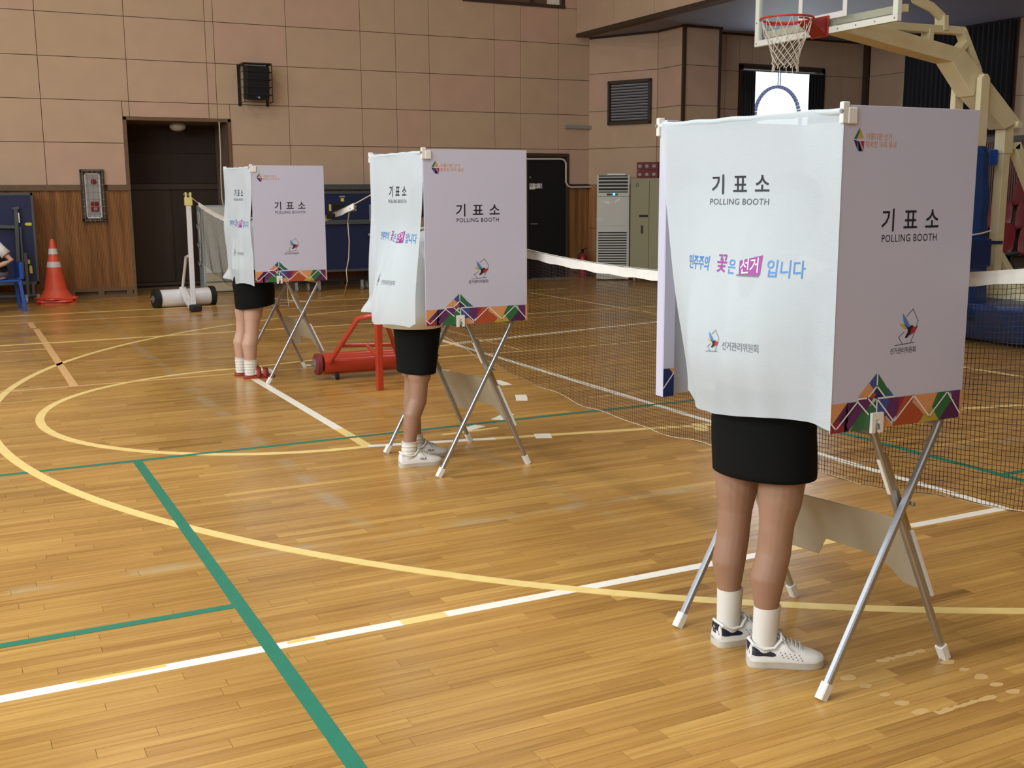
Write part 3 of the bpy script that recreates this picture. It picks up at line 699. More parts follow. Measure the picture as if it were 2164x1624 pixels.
c = onY(201, 437, YW-0.05); MB().bb((c.x-0.06, YW-0.05, c.z-0.075), (c.x+0.06, YW-0.03, c.z+0.075)).build('call_button', mat('alarm_red', (140, 24, 28), 0.3), t, bevel=0.015)
MB().bb((c.x-0.02, YW-0.056, c.z-0.055), (c.x+0.03, YW-0.05, c.z-0.01)).build('button_label', M_gplast, t)
cg = MB()
for k in range(5): xx = x0+0.03+(x1-x0-0.06)*k/4; cg.tube([(xx, YW-0.10, z0+0.0), (xx, YW-0.10, z1-0.01)], 0.004, 5)
for k in range(8): zz = z0+0.01+(z1-z0-0.03)*k/7; cg.tube([(x0+0.01, YW-0.10, zz), (x1-0.01, YW-0.10, zz)], 0.004, 5)
for xx in (x0+0.02, x1-0.02): cg.tube([(xx, YW, z0-0.02), (xx, YW-0.10, z0-0.02)], 0.006, 6); cg.tube([(xx, YW, z1-0.04), (xx, YW-0.10, z1-0.04)], 0.006, 6)
cg.build('wire_cage', M_galv, t)

# caged loudspeaker
a = onY(503, 137, YW-0.02); z1 = a.z; z0 = onY(503, 221, YW-0.02).z; xl = a.x; xr = onY(562, 140, YW-0.02).x
t = thing('wall_loudspeaker', 'black loudspeaker inside a welded wall cage', 'speaker', ((xl+xr)/2, YW, z0))
Dp = 0.36
R_ = Matrix.Rotation(math.radians(8), 3, 'X')
MB().box(((xl+xr)/2+0.01, YW-0.20, (z0+z1)/2+0.02), (xr-xl-0.09, 0.24, z1-z0-0.10), M=R_).build('speaker_cabinet', M_speaker, t, bevel=0.01)
MB().box(((xl+xr)/2+0.01, YW-0.324, (z0+z1)/2+0.02), (xr-xl-0.12, 0.01, z1-z0-0.14), M=R_).build('speaker_grille', mat('grille_black', (14, 18, 22), 0.8), t)
MB().cyl(((xl+xr)/2+0.01, YW-0.30, z0+0.10), ((xl+xr)/2+0.01, YW-0.36, z0+0.09), 0.015, 12).build('emblem', M_gplast, t)
cg = MB()
for xx in (xl, xr): cg.bb((xx-0.022, YW-0.03, z0-0.02), (xx+0.022, YW, z1+0.0))
for xx in (xl, xr+0.0):
    cg.tube([(xx, YW-Dp, z0+0.02), (xx, YW-Dp, z1)], 0.007, 5)
for k in range(6):
    zz = z0+0.02+(z1-z0-0.03)*k/5
    cg.tube([(xl, YW-0.02, zz), (xl, YW-Dp, zz), (xr, YW-Dp, zz), (xr, YW-0.02, zz)], 0.006, 5)
cg.build('cage', M_frame, t)
MB().bb((xl, YW-Dp, z1-0.006), (xr, YW-0.02, z1+0.006)).build('cage_top', M_frame, t)
MB().bb((xl+0.06, YW-0.26, z1-0.03), (xr-0.06, YW-0.2, z1-0.012)).build('paper_tag', M_white, t)

# ---------------- folded table tennis tables
def castor(mb, x, y, h=0.14):
    mb.cyl((x-0.012, y, 0.05), (x+0.012, y, 0.05), 0.05, 16); mb.bb((x-0.02, y-0.015, 0.05), (x+0.02, y+0.02, h))
def tt_table(x0, x1, yf, z0, z1, label):
    t = thing('table_tennis_table', label, 'table', ((x0+x1)/2, yf+0.15, 0))
    for dy in (0.0, 0.26):
        MB().bb((x0+0.03, yf+dy, z0+0.03), (x1-0.03, yf+dy+0.025, z1-0.03)).build('table_half', M_ttb, t)
        fr = MB()
        for q in ((x0, z0, x0+0.03, z1), (x1-0.03, z0, x1, z1), (x0, z1-0.035, x1, z1), (x0, z0, x1, z0+0.04)): fr.bb((q[0], yf+dy-0.01, q[1]), (q[2], yf+dy+0.035, q[3]))
        fr.build('table_rim', M_ttf, t)
    return t
tA = tt_table(-1.9, 1.09, 17.55, 0.28, 1.60, 'navy folded table tennis table leaning beside the traffic cones')
yf = 17.50
for xs in ((34, 440, 42, 555), (44, 560, 50, 600)): pass
fr = MB()
def pbar(mb, xa, ya, xb, yb, Y, w, h=None):
    mb.bar(onY(xa, ya, Y), onY(xb, yb, Y), w, h or w, up=(0, 1, 0)); return mb
pbar(MB(), 33, 442, 41, 600, yf, 0.05).build('upright', M_ttf, tA)
pbar(MB(), 43, 480, 50, 585, yf, 0.025).build('upright', M_ttf, tA)
pbar(MB(), 53, 535, 60, 625, yf, 0.04).build('upright', M_ttf, tA)
pbar(MB(), -40, 479, 34, 480, yf, 0.045).build('cross_bar', M_ttf, tA)
pbar(MB(), 40, 598, 58, 598, yf, 0.05).build('cross_bar', M_ttf, tA)
pbar(MB(), 26, 441, 40, 439, yf, 0.035).build('top_latch', M_ttf, tA)
pbar(MB(), 39, 450, 41, 471, yf-0.03, 0.015).build('release_lever', M_whiteplastic, tA)
for (xa, ya, xb, yb, nm) in ((51, 471, 67, 477, 'h'), (62, 563, 69, 578, 'v'), (58, 549, 64, 558, 's')):
    a = onY(xa, ya, 17.535); b = onY(xb, yb, 17.535)
    if nm == 'h': pts = [(a.x, 17.538, (a.z+b.z)/2), (a.x+0.03, 17.538, a.z), (b.x, 17.538, a.z), (b.x, 17.538, b.z), (a.x+0.03, 17.538, b.z)]
    elif nm == 'v': pts = [((a.x+b.x)/2, 17.538, a.z+0.02), (b.x, 17.538, a.z-0.01), (b.x, 17.538, b.z), (a.x, 17.538, b.z), (a.x, 17.538, a.z-0.01)]
    else: pts = [(a.x, 17.538, a.z), (b.x, 17.538, a.z), (b.x, 17.538, b.z), (a.x, 17.538, b.z)]
    MB().prism(pts, (0, -0.004, 0)).build('arrow_sticker', M_ysticker, tA, label='yellow arrow sticker')
for x in (0.90, 1.06, -1.2):
    mb = MB(); castor(mb, x, 17.48); mb.build('castor', M_gplast, tA)
MB().bar((1.0, 17.50, 0.12), (1.0, 17.50, 0.30), 0.04, 0.04).build('castor_post', M_ttf, tA)
MB().bb((-1.5, 17.47, 0.11), (1.08, 17.51, 0.14)).build('base_rail', M_ttf, tA)

x0 = 4.75; x1 = 7.15; yfB = 17.45
tB = tt_table(x0, x1, yfB, 0.30, 1.60, 'navy folded table tennis table standing behind the two left booths')
a = onY(690, 470, yfB-0.03); MB().bb((x0, yfB-0.05, a.z-0.035), (x1, yfB-0.01, a.z+0.035)).build('cross_bar', M_ttf, tB)
MB().bb((x0, yfB+0.1, 1.63), (x1, yfB+0.18, 1.70)).build('top_bar', M_ttf, tB)
def plate(xa, ya, xb, yb, m, nm, Y, parent, th=0.004, label=None):
    a = onY(xa, ya, Y); b = onY(xb, yb, Y)
    return MB().bb((a.x, Y-th, b.z), (b.x, Y, a.z)).build(nm, m, parent, label=label)
plate(717, 414, 729, 417, M_louver, 'label_plate', yfB, tB); plate(720, 419, 727, 426, M_ysticker, 'square_sticker', yfB, tB)
plate(695, 432, 700, 446, M_ysticker, 'strip_sticker', yfB, tB); plate(703, 433, 728, 443, M_black, 'dark_label', yfB, tB)
for i in range(4): plate(734+i*5, 434, 738+i*5, 439, M_gplast, 'number_plate', yfB, tB); 
for i in range(4): plate(734+i*5, 441, 738+i*5, 446, M_gplast, 'number_plate', yfB, tB)
for (px, dy) in ((600, 0), (632, .1), (655, 0), (761, 0), (777, 0.1)):
    c = F(px, 611); mb = MB(); castor(mb, c.x, 17.35+dy, 0.16); mb.build('castor', M_gplast, tB)
MB().bb((x0+0.1, 17.36, 0.15), (x1-0.1, 17.44, 0.20)).build('base_rail', M_black, tB)
for xx in (x0+0.4, x1-0.5): MB().bar((xx, 17.40, 0.18), (xx, 17.40, 0.45), 0.04, 0.04).build('base_post', M_black, tB)
MB().tube([onY(779, 496, yfB-0.03), onY(784, 496, yfB-0.06)], 0.02, 10).build('latch_knob', M_gplast, tB)

# ---------------- traffic cones, three nested
cc = F(119, 640); cx, cy = cc.x, 17.40
def cone(k, label, top):
    zb = 0.0+k*0.035; t = thing('traffic_cone', label, 'cone', (cx, cy, zb), 'nested traffic cones')
    a0 = (0.15, -0.25, 0.4)[k]; w = 0.275; mb = MB(); rings = []
    for zz, s in ((zb, 1.0), (zb+0.022, 0.98), (zb+0.03, 0.90)):
        rr = []
        for j in range(32):
            a = 2*math.pi*j/32; q = 1/max(abs(math.cos(a)), abs(math.sin(a))); q = min(q, 1.22); rr.append((cx+w*s*q*math.cos(a+a0)*0.92, cy+w*s*q*math.sin(a+a0)*0.92, zz))
        rings.append(rr)
    mb.loft(rings); mb.build('cone_base', M_cone, t)
    H = 0.84; z00 = zb+0.03
    def rad(z): return 0.185*(1-z/H)**1.0*0.80+0.028+0.05*max(0, 1-z/0.10)
    zs = [0, 0.03, 0.07, 0.12, 0.3, 0.5, 0.7, H]
    if k == 2:
        MB().tube([(cx, cy, z00+z) for z in zs], [rad(z) for z in zs], 28).build('cone_body', M_cone, t, smooth=True)
        for za, zc in ((0.62, 0.70), (0.43, 0.51)):
            MB().tube([(cx, cy, z00+za), (cx, cy, z00+zc)], [rad(za)+0.003, rad(zc)+0.003], 28).build('reflective_band', M_reflect, t, smooth=True, label='silvery reflective band')
    else: MB().tube([(cx, cy, z00+z) for z in (0, 0.012, 0.03)], [0.235, 0.232, 0.224], 28).build('cone_body', M_cone, t, smooth=True)
cone(0, 'bottom orange cone of the nested stack by the panelled wall', False)
cone(1, 'middle orange cone of the nested stack, only its base showing', False)
cone(2, 'top orange traffic cone with two silvery bands by the panelled wall', True)

# ---------------- net posts
def white_post():
    t = thing('white_net_post', 'white wheeled badminton post in front of the dark recess', 'net post', (2.86, 15.5, 0))
    a = Vector((2.52, 15.93, 0.125)); b = Vector((3.22, 16.05, 0.125)); d = (b-a).normalized()
    MB().cyl(a, b, 0.125, 28).build('weight_drum', M_gwhite, t, smooth=True)
    for p, s in ((a, -1), (b, 1)):
        w = MB(); w.tube([p+d*s*0.005, p+d*s*0.015, p+d*s*0.075, p+d*s*0.085], [0.12, 0.145, 0.145, 0.12], 28); w.build('wheel', M_rubber, t, smooth=True)
        h = MB(); h.cyl(p+d*s*0.085, p+d*s*0.10, 0.05, 16); h.cyl(p+d*s*0.10, p+d*s*0.14, 0.014, 10); h.build('hub', M_galv, t, smooth=True)
    top = onY(398, 425, 15.28); ft = Vector((2.86, 15.28, 0.08))
    foot = MB()
    pts = [(2.84, 15.93, 0.26), (2.845, 15.62, 0.13), (2.855, 15.38, 0.055), (2.862, 15.22, 0.05)]
    for p, q, w in zip(pts[:-1], pts[1:], (0.09, 0.10, 0.11)): foot.bar(p, q, w, 0.05)
    foot.build('foot_arm', M_gwhite, t, bevel=0.006)
    MB().box((2.865, 15.18, 0.045), (0.15, 0.14, 0.09)).build('foot_cap', M_rubber, t, bevel=0.02)
    MB().bar((2.862, 15.30, 0.09), (top.x, 15.283, 1.44), 0.065, 0.05, up=(0, 1, 0)).build('post', M_gwhite, t, bevel=0.006)
    MB().tube([(2.84, 15.95, 0.22), (2.845, 15.55, 0.72), (2.85, 15.38, 0.74)], 0.02, 8).build('brace', M_gwhite, t, smooth=True)
    cp = MB(); cp.box((top.x, 15.283, 1.47), (0.095, 0.085, 0.11)); cp.box((top.x-0.03, 15.283, 1.555), (0.022, 0.06, 0.075)); cp.box((top.x+0.03, 15.283, 1.555), (0.022, 0.06, 0.075)); cp.build('post_head', M_yplast, t, bevel=0.008)
    MB().cyl((top.x-0.06, 15.283, 1.565), (top.x+0.05, 15.283, 1.565), 0.012, 10).build('pulley_pin', M_galv, t)
    return Vector((top.x, 15.24, 1.55))
wpt = white_post()
def red_post():
    t = thing('red_net_post', 'glossy red net post with a weight drum behind the middle booth', 'net post', (2.96, 8.5, 0))
    xp, yp = 2.965, 8.23
    a = onY(682, 779, 8.93); b = Vector((a.x+0.95, 8.90, 0.135)); a = Vector((a.x, 8.93, 0.135)); d = (b-a).normalized()
    dr = MB(); dr.cyl(a, b, 0.092, 32); dr.build('weight_drum', M_red, t, smooth=True)
    for p, s in ((a, -1), (b, 1)):
        MB().tube([p+d*s*0.012, p+d*s*0.022, p+d*s*0.058, p+d*s*0.068], [0.07, 0.092, 0.092, 0.075], 28).build('wheel', M_redwheel, t, smooth=True)
        h = MB(); h.cyl(p+d*s*0.068, p+d*s*0.075, 0.052, 16); h.cyl(p+d*s*0.075, p+d*s*0.10, 0.010, 8); h.build('hub', M_galv, t, smooth=True)
    for u in (0.11, 0.80):
        c = a+d*u; MB().cyl((c.x-0.012, c.y-0.05, 0.025), (c.x+0.012, c.y-0.05, 0.025), 0.025, 12).build('small_castor', M_rubber, t, smooth=True)
    MB().bar((xp, yp, 0.0), (xp, yp, 1.34), 0.052, 0.052, up=(0, 1, 0)).build('post', M_red, t, bevel=0.008)
    MB().bar((xp, yp, 1.34), (xp, yp, 1.47), 0.075, 0.075, up=(0, 1, 0)).build('post_collar', M_ttf, t, bevel=0.006)
    MB().bar((xp, yp, 1.47), (xp, yp, 1.57), 0.035, 0.05, up=(0, 1, 0)).build('pulley_head', M_galv, t, bevel=0.004)
    L = MB(); pa = (xp-0.02, yp+0.02, 0.60); pb = (xp-0.12, yp+0.12, 0.575); pc = onY(697, 765, 8.83)
    L.tube([pa, pb, pc], 0.022, 10); L.build('brace', M_red, t, smooth=True)
    R = MB(); pc2 = onY(845, 762, 8.83); R.tube([(xp+0.02, yp+0.02, 0.60), (xp+0.09, yp+0.10, 0.57), pc2], 0.022, 10); R.build('brace', M_red, t, smooth=True)
    u1 = Vector(pb).lerp(pc, 0.62); u2 = Vector((xp+0.09, yp+0.10, 0.57)).lerp(pc2, 0.62)
    MB().tube([u1, u2], 0.016, 8).build('cross_bar', M_red, t, smooth=True)
    MB().tube([(u1+u2)/2, (xp+0.0, yp+0.03, 0.26)], 0.016, 8).build('stay', M_red, t, smooth=True)
    return Vector((xp, yp, 1.56))
rpt = red_post()
# off-frame post that carries the near net
t = thing('white_net_post', 'white net post at the near end of the net, right of the nearest booth', 'net post', (2.96, 0.9, 0))
MB().bar((2.96, 0.9, 0.05), (2.96, 0.9, 1.5), 0.065, 0.05, up=(0, 1, 0)).build('post', M_gwhite, t)
MB().box((2.96, 0.9, 0.03), (0.5, 0.5, 0.06)).build('foot_plate', M_rubber, t, bevel=0.01)

# ---------------- nets
def net(label, X0, X1, y0, y1, topz, botz, cordA, cordB, pitch=0.019, wob=0.006, s0=0.0):
    t = thing('badminton_net', label, 'net', ((X0+X1)/2, (y0+y1)/2, 0.4))
    def Pt(s, v):   # s 0..1 along, v 0 top..1 bottom
        y = y0+(y1-y0)*s; x = X0+(X1-X0)*s
        zt = topz(y); zb = botz(y)
        return Vector((x+wob*math.sin(s*57+v*5)*v+0.5*wob*math.sin(s*23)*v, y+wob*0.7*math.sin(s*131+v*3)*v, zt+(zb-zt)*v))
    L = abs(y1-y0); n = int(L/pitch); r = 0.00105
    mb = MB()
    for k in range(n+1):
        k/n >= s0 and mb.tube([Pt(k/n, v/7) for v in range(8)], r, 3, cap=False)
    m = int(0.74/pitch)
    for j in range(m+1):
        mb.tube([Pt(i/160, j/m)+Vector((0, 0, 0.0015*math.sin(i*1.9+j))) for i in range(int(160*s0), 161)], r, 3, cap=False)
    mb.build('net_mesh', M_net, t, kind='stuff')
    tp = MB(); K = 80
    for i in range(K):
        a, b = i/K, (i+1)/K
        for sx in (-1, 1):
            def q(s, h): p = Pt(s, 0); return (p.x+sx*(0.004+0.003*math.sin(s*90)), p.y, p.z-h+0.008)
            h1 = 0.046+0.003*math.sin(a*150); h2 = 0.046+0.003*math.sin(b*150)
            tp.add([q(a, 0), q(b, 0), q(b, h2), q(a, h1)], [(0, 1, 2, 3)])
        p, p2 = Pt(a, 0), Pt(b, 0)
        tp.add([(p.x-.007, p.y, p.z+.012), (p.x+.007, p.y, p.z+.012), (p2.x+.007, p2.y, p2.z+.012), (p2.x-.007, p2.y, p2.z+.012)], [(0, 1, 2, 3)])
    tp.build('headband', M_nettape, t, recalc=False)
    MB().tube([cordA, Pt(0, 0)], 0.004, 6).build('tension_cord', M_string, t)
    MB().tube([cordB, Pt(1, 0)], 0.004, 6).build('tension_cord', M_string, t)
    MB().tube([Pt(i/100, 1)+Vector((0, 0, 0.004*math.sin(i*.9))) for i in range(int(100*s0), 101)], 0.0016, 4).build('bottom_string', M_string, t, smooth=True)
    for s in ((0, 1) if s0 == 0 else (s0, 1)): MB().tube([Pt(s, v/8)+Vector((0, 0.004*math.sin(v*2), 0)) for v in range(9)], 0.003, 5).build('side_string', M_string, t, smooth=True)
    return t, Pt
def parab(pts):
    (a, fa), (b, fb), (c, fc) = pts
    return lambda y: fa*(y-b)*(y-c)/((a-b)*(a-c))+fb*(y-a)*(y-c)/((b-a)*(b-c))+fc*(y-a)*(y-b)/((c-a)*(c-b))
k = 2.96/3.1
zt2 = parab([(5.92*k, 1.545-(1.545-1.2)*k), (4.56*k, 1.545-(1.545-1.157)*k), (2.44*k, 1.545-(1.545-1.288)*k)])
zb2 = lambda y: zt2(y)-0.762-0.006*math.sin(y*9)
n2, P2 = net('long badminton net sagging from the red post past the nearest booth', 2.965, 2.96, 7.55, 1.35, zt2, zb2, rpt, Vector((2.96, 0.9, 1.5)), pitch=0.0165)
a1 = onX(420, 430, 2.87); a2 = onX(478, 463, 2.89); a3 = onX(690, 458, 2.95); a4 = onX(747, 432, 2.96)
def zt1(y):
    P = [(a4.y, a4.z), (a3.y, a3.z), (11.2, 1.225), (a2.y, a2.z), (a1.y, a1.z)]
    r = 0
    for i, (yi, zi) in enumerate(P):
        l = 1
        for j, (yj, _) in enumerate(P):
            if j != i: l *= (y-yj)/(yi-yj)
        r += zi*l
    return r
n1, P1 = net('grey looking badminton net between the white post and the red post', 2.965, 2.87, a4.y, a1.y, zt1, lambda y: zt1(y)-0.75-0.05*math.sin((y-9)*0.5), rpt, wpt, pitch=0.026, wob=0.012, s0=0.34)
MB().box(tuple(P1(0.10, 0.0)-Vector((0, 0, 0.012))), (0.012, 0.24, 0.05)).build('brand_tab', M_black, n1, label='dark printed tab on the headband')
# cord hanging from net 1 down to the floor
pz = [onX(739, 436, 2.95)]
hp = [onY(x, y, pz[0].y) for x, y in ((739, 440), (735, 470), (738, 510), (737, 545), (732, 572), (734, 595), (729, 618))]
fl_ = [F(x, y, 0.006) for x, y in ((727, 624), (706, 626), (690, 628), (672, 633), (650, 637), (625, 636))]
hp2 = hp[:-1]
(MB().tube([hp[0]+(Vector(fl_[0])-hp[0])*0 if i == 0 else p for i, p in enumerate([onY(x, y, 12.6) for x, y in ((739, 440), (735, 470), (738, 510), (737, 545), (732, 572), (734, 595))])]+fl_, 0.006, 6).build('hanging_cord', M_string, n1, smooth=True))
# cable lying by the old unit
fp = [F(x, y, 0.006) for x, y in ((498, 640), (520, 631), (560, 626), (600, 634), (625, 636))]

# ---------------- old standing air conditioner and low box at the recess
def old_ac():
    Yf = 18.25; a = onY(427, 434, Yf); b = onY(476, 600, Yf)
    x0, x1 = a.x, a.x+0.46; z1 = a.z; z0 = 0.18
    t = thing('old_floor_unit', 'pale grey old floor-standing air conditioner behind the far net', 'air conditioner', ((x0+x1)/2, Yf+0.15, 0))
    MB().bb((x0-0.03, Yf, 0.02), (x1, Yf+0.34, z1)).build('cabinet', M_acg, t, bevel=0.02)
    MB().bb((x0+0.01, Yf-0.012, 0.30), (x1-0.015, Yf, z1-0.03)).build('front_panel', M_acw, t, bevel=0.008)
    MB().bb((x0, Yf-0.03, 0.16), (x1, Yf, 0.29)).build('lower_panel', M_beige, t, bevel=0.006)
    for k in range(3):
        zz = z1-0.30-k*0.30; MB().tube([(x0-0.03, Yf+0.12, zz), (x0-0.09, Yf+0.08, zz-0.02), (x0-0.08, Yf+0.06, zz-0.07), (x0-0.03, Yf+0.10, zz-0.08)], 0.012, 6).build('pipe_clip', M_galv, t, smooth=True)
    MB().tube([(x0-0.06, Yf+0.08, z1-0.1), (x0-0.05, Yf+0.06, 0.9), (x0-0.05, Yf+0.06, 0.5)], 0.006, 6).build('power_lead', M_string, t, smooth=True)
old_ac()
t = thing('low_box', 'long low beige box at the foot of the wall behind the far booth', 'box', (3.95, 18.25, 0))
a = onY(428, 616, 18.0); MB().bb((3.56, 17.84, 0.0), (4.60, 17.965, 0.155)).build('box_body', M_beige, t, bevel=0.006)
MB().bb((3.55, 17.82, 0.02), (4.62, 17.84, 0.035)).build('box_lip', M_dtrim, t)
t = thing('power_strip', 'small white adapter lying on the floor by the beige box', 'adapter', tuple(F(509, 633)))
c = F(509, 633); MB().box((c.x, c.y, 0.04), (0.06, 0.16, 0.08)).build('adapter_body', M_white, t, bevel=0.01)
tag(MB().tube([F(514, 632, 0.02)]+[F(x, y, 0.006) for x, y in ((530, 630), (560, 627), (590, 633), (622, 636))], 0.006, 6).build('floor_cable', M_string, smooth=True), 'thin pale cable lying on the floor behind the far booth', 'cable')

# ---------------- tall white air conditioner
def tall_ac():
    Yf = 17.35; a = onY(1273, 369, Yf); b = onY(1342, 369, Yf); x0, x1, z1 = a.x, a.x+0.575, a.z-0.02
    t = thing('air_conditioner', 'tall white floor-standing air conditioner with a lit blue display', 'air conditioner', ((x0+x1)/2, Yf+0.18, 0))
    MB().bb((x0, Yf+0.02, 0.02), (x1, Yf+0.34, z1)).build('cabinet', M_acw, t, bevel=0.012)
    def zz(py): return onY(1300, py, Yf).z
    w = x1-x0
    fr = MB()
    fr.bb((x0, Yf, zz(372)), (x1, Yf+0.02, z1)); fr.bb((x0, Yf, zz(408)-0.0), (x0+0.03, Yf+0.02, zz(372))); fr.bb((x1-0.03, Yf, zz(408)), (x1, Yf+0.02, zz(372)))
    fr.build('outlet_frame', M_acw, t)
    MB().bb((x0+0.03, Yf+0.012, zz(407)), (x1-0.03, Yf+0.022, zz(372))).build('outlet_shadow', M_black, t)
    for k in range(5):
        z = zz(377+k*7); MB().prism([(x0+0.03, Yf, z), (x1-0.03, Yf, z), (x1-0.03, Yf+0.015, z+0.012), (x0+0.03, Yf+0.015, z+0.012)], (0, 0, 0.012)).build('vane', M_acw, t)
    MB().bb((x0, Yf-0.006, zz(415)), (x1, Yf+0.02, zz(408))).build('control_panel', M_acw, t, bevel=0.004)
    xm = x0+w*0.30; MB().bb((xm, Yf-0.009, zz(413)), (xm+w*0.34, Yf-0.006, zz(409.3))).build('display', M_black, t)
    MB().bb((xm+w*0.19, Yf-0.011, zz(412.7)), (xm+w*0.26, Yf-0.009, zz(408.8))).build('lit_digit', M_glow, t, label='glowing blue digit')
    MB().bb((xm+w*0.12, Yf-0.011, zz(411.5)), (xm+w*0.14, Yf-0.009, zz(410.5))).build('indicator', M_white, t); MB().bb((xm+w*0.29, Yf-0.011, zz(411.5)), (xm+w*0.31, Yf-0.009, zz(410.5))).build('indicator', M_white, t)
    MB().bb((x0, Yf-0.004, zz(475)), (x1, Yf+0.02, zz(416))).build('front_door', M_acw, t, bevel=0.004)
    for (ua, ub, pa, pb, sk) in ((0.14, 0.40, 419, 431, 1), (0.54, 0.72, 417, 430, -1)):
        xa, xb = x0+w*ua, x0+w*ub
        pts = [(xa, Yf-0.007, zz(pa)), (xa+(xb-xa)*.3, Yf-0.007, zz(pa+5)), (xb, Yf-0.007, zz(pa+6)), (xb, Yf-0.007, zz(pb)), (xa+(xb-xa)*.5, Yf-0.007, zz(pb-2))] if sk == 1 else [(xa, Yf-0.007, zz(pb)), (xa+0.02, Yf-0.007, zz(pb-7)), (xb, Yf-0.007, zz(pa)), (xb, Yf-0.007, zz(pa+5))]
        MB().prism(pts, (0, 0.003, 0)).build('paper_scrap', M_white, t, label='torn paper stuck on the front')
    tm = MB(); text_on(tm, '기름', 0.07, x0+0.05, zz(463), lambda x, y, l: (x0+0.05+(y-zz(463))*0+(x-x0-0.05), Yf-0.0065, y)); tm.build('lettering', M_white, t, recalc=False)
    MB().bb((x0, Yf-0.0, 0.03), (x1, Yf+0.02, zz(475))).build('intake_panel', M_acw, t)
    pz0 = zz(488); pz1 = zz(562)
    for k in range(15):
        z = pz0+(pz1-pz0)*k/14; MB().bb((x0+0.03, Yf-0.004, z-0.022), (x1-0.04, Yf+0.001, z)).build('intake_slot', M_black, t)
    MB().bb((x0+0.18, Yf+0.1, z1), (x0+0.50, Yf+0.25, z1+0.03)).build('top_papers', M_white, t, bevel=0.008)
    t.location = (10.60, 16.95, 0); t.rotation_euler = (0, 0, math.radians(-32))
tall_ac()
# cabinet on castors with red cartons
def cabinet():
    Yf = 17.05; a = onY(1354, 376, Yf); b = onY(1354, 570, Yf); x0 = a.x; x1 = x0+0.72; z1 = a.z-0.02; z0 = 0.14
    t = thing('storage_cabinet', 'olive beige metal cabinet beside the tall air conditioner', 'cabinet', ((x0+x1)/2, Yf+0.2, 0))
    MB().bb((x0, Yf, z0), (x1, Yf+0.32, z1)).build('cabinet_body', M_cab, t, bevel=0.006)
    dm = [MB().bb((x0+0.02, Yf-0.015, z0+0.03), (x0+0.355, Yf, z1-0.04)).build('cabinet_door', M_cab, t, bevel=0.004),
          MB().bb((x0+0.365, Yf-0.015, z0+0.03), (x1-0.02, Yf, z1-0.04)).build('cabinet_door', M_cab, t, bevel=0.004)]
    c = onY(1376, 481, Yf-0.015); MB().bb((c.x-0.02, Yf-0.024, c.z-0.07), (c.x+0.02, Yf-0.015, c.z+0.07)).build('door_pull', M_dtrim, dm[0])
    c = onY(1378, 454, Yf-0.015); MB().bb((c.x-0.07, Yf-0.022, c.z-0.02), (c.x+0.09, Yf-0.015, c.z+0.02)).build('name_strip', M_black, dm[0])
    c = onY(1368, 392, Yf-0.015); fr = MB(); 
    for q in ((-.025, -.025, .025, -.018), (-.025, .018, .025, .025), (-.025, -.025, -.018, .025), (.018, -.025, .025, .025)): fr.bb((c.x+q[0], Yf-0.019, c.z+q[1]), (c.x+q[2], Yf-0.015, c.z+q[3]))
    fr.build('label_frame', M_dtrim, dm[0])
    for xx in (x0+0.08, x1-0.08):
        for yy in (Yf+0.06, Yf+0.27):
            mb = MB(); castor(mb, xx, yy); mb.build('castor', M_beige, t)
    zt = z1; carts = []
    for k in range(2):
        c0 = MB().bb((x0+0.10, Yf+0.03, zt+0.003), (x0+0.50, Yf+0.30, zt+0.135)).build('carton', M_box, bevel=0.004)
        tag(c0, ('lower' if k == 0 else 'upper')+' maroon printed carton on the olive cabinet', 'box', 'maroon cartons on the cabinet')
        for q in range(3):
            xx = x0+0.13+q*0.13; MB().bb((xx, Yf+0.027, zt+0.04), (xx+0.06, Yf+0.03, zt+0.09)).build('carton_print', M_gplast, c0, bevel=0.001)
        zt += 0.14; carts.append(c0)
    old = t.location.copy(); new = Vector((10.98, 16.22, 0)); Rm = Matrix.Rotation(math.radians(-56), 3, 'Z')
    for o_ in carts: o_.rotation_euler = (0, 0, math.radians(-56)); o_.location = new-Rm@old
    t.location = new; t.rotation_euler = (0, 0, math.radians(-56))
cabinet()
# fire extinguisher
c = Vector((onY(1232, 580, 17.75).x, 17.75, 0))
t = thing('fire_extinguisher', 'red fire extinguisher on the floor beside the tall air conditioner', 'extinguisher', tuple(c))
MB().tube([(c.x, c.y, 0.0), (c.x, c.y, 0.02), (c.x, c.y, 0.36), (c.x, c.y, 0.42), (c.x, c.y, 0.45)], [0.075, 0.08, 0.08, 0.05, 0.02], 20).build('cylinder', M_ext, t, smooth=True)
MB().box((c.x-0.01, c.y, 0.49), (0.04, 0.03, 0.07)).build('valve', M_black, t); MB().bar((c.x-0.02, c.y, 0.51), (c.x+0.09, c.y, 0.54), 0.02, 0.012).build('handle', M_black, t)
MB().tube([(c.x-0.02, c.y, 0.48), (c.x-0.10, c.y, 0.42), (c.x-0.10, c.y, 0.2)], 0.011, 8).build('hose', M_black, t, smooth=True)
c = F(1170, 589); mb = MB().bb((c.x-0.4, 17.72, 0.001), (c.x+0.25, 17.9, 0.02)); tag(mb.build('door_threshold_strip', M_galv), 'shiny metal strip on the floor before the black door', 'strip')

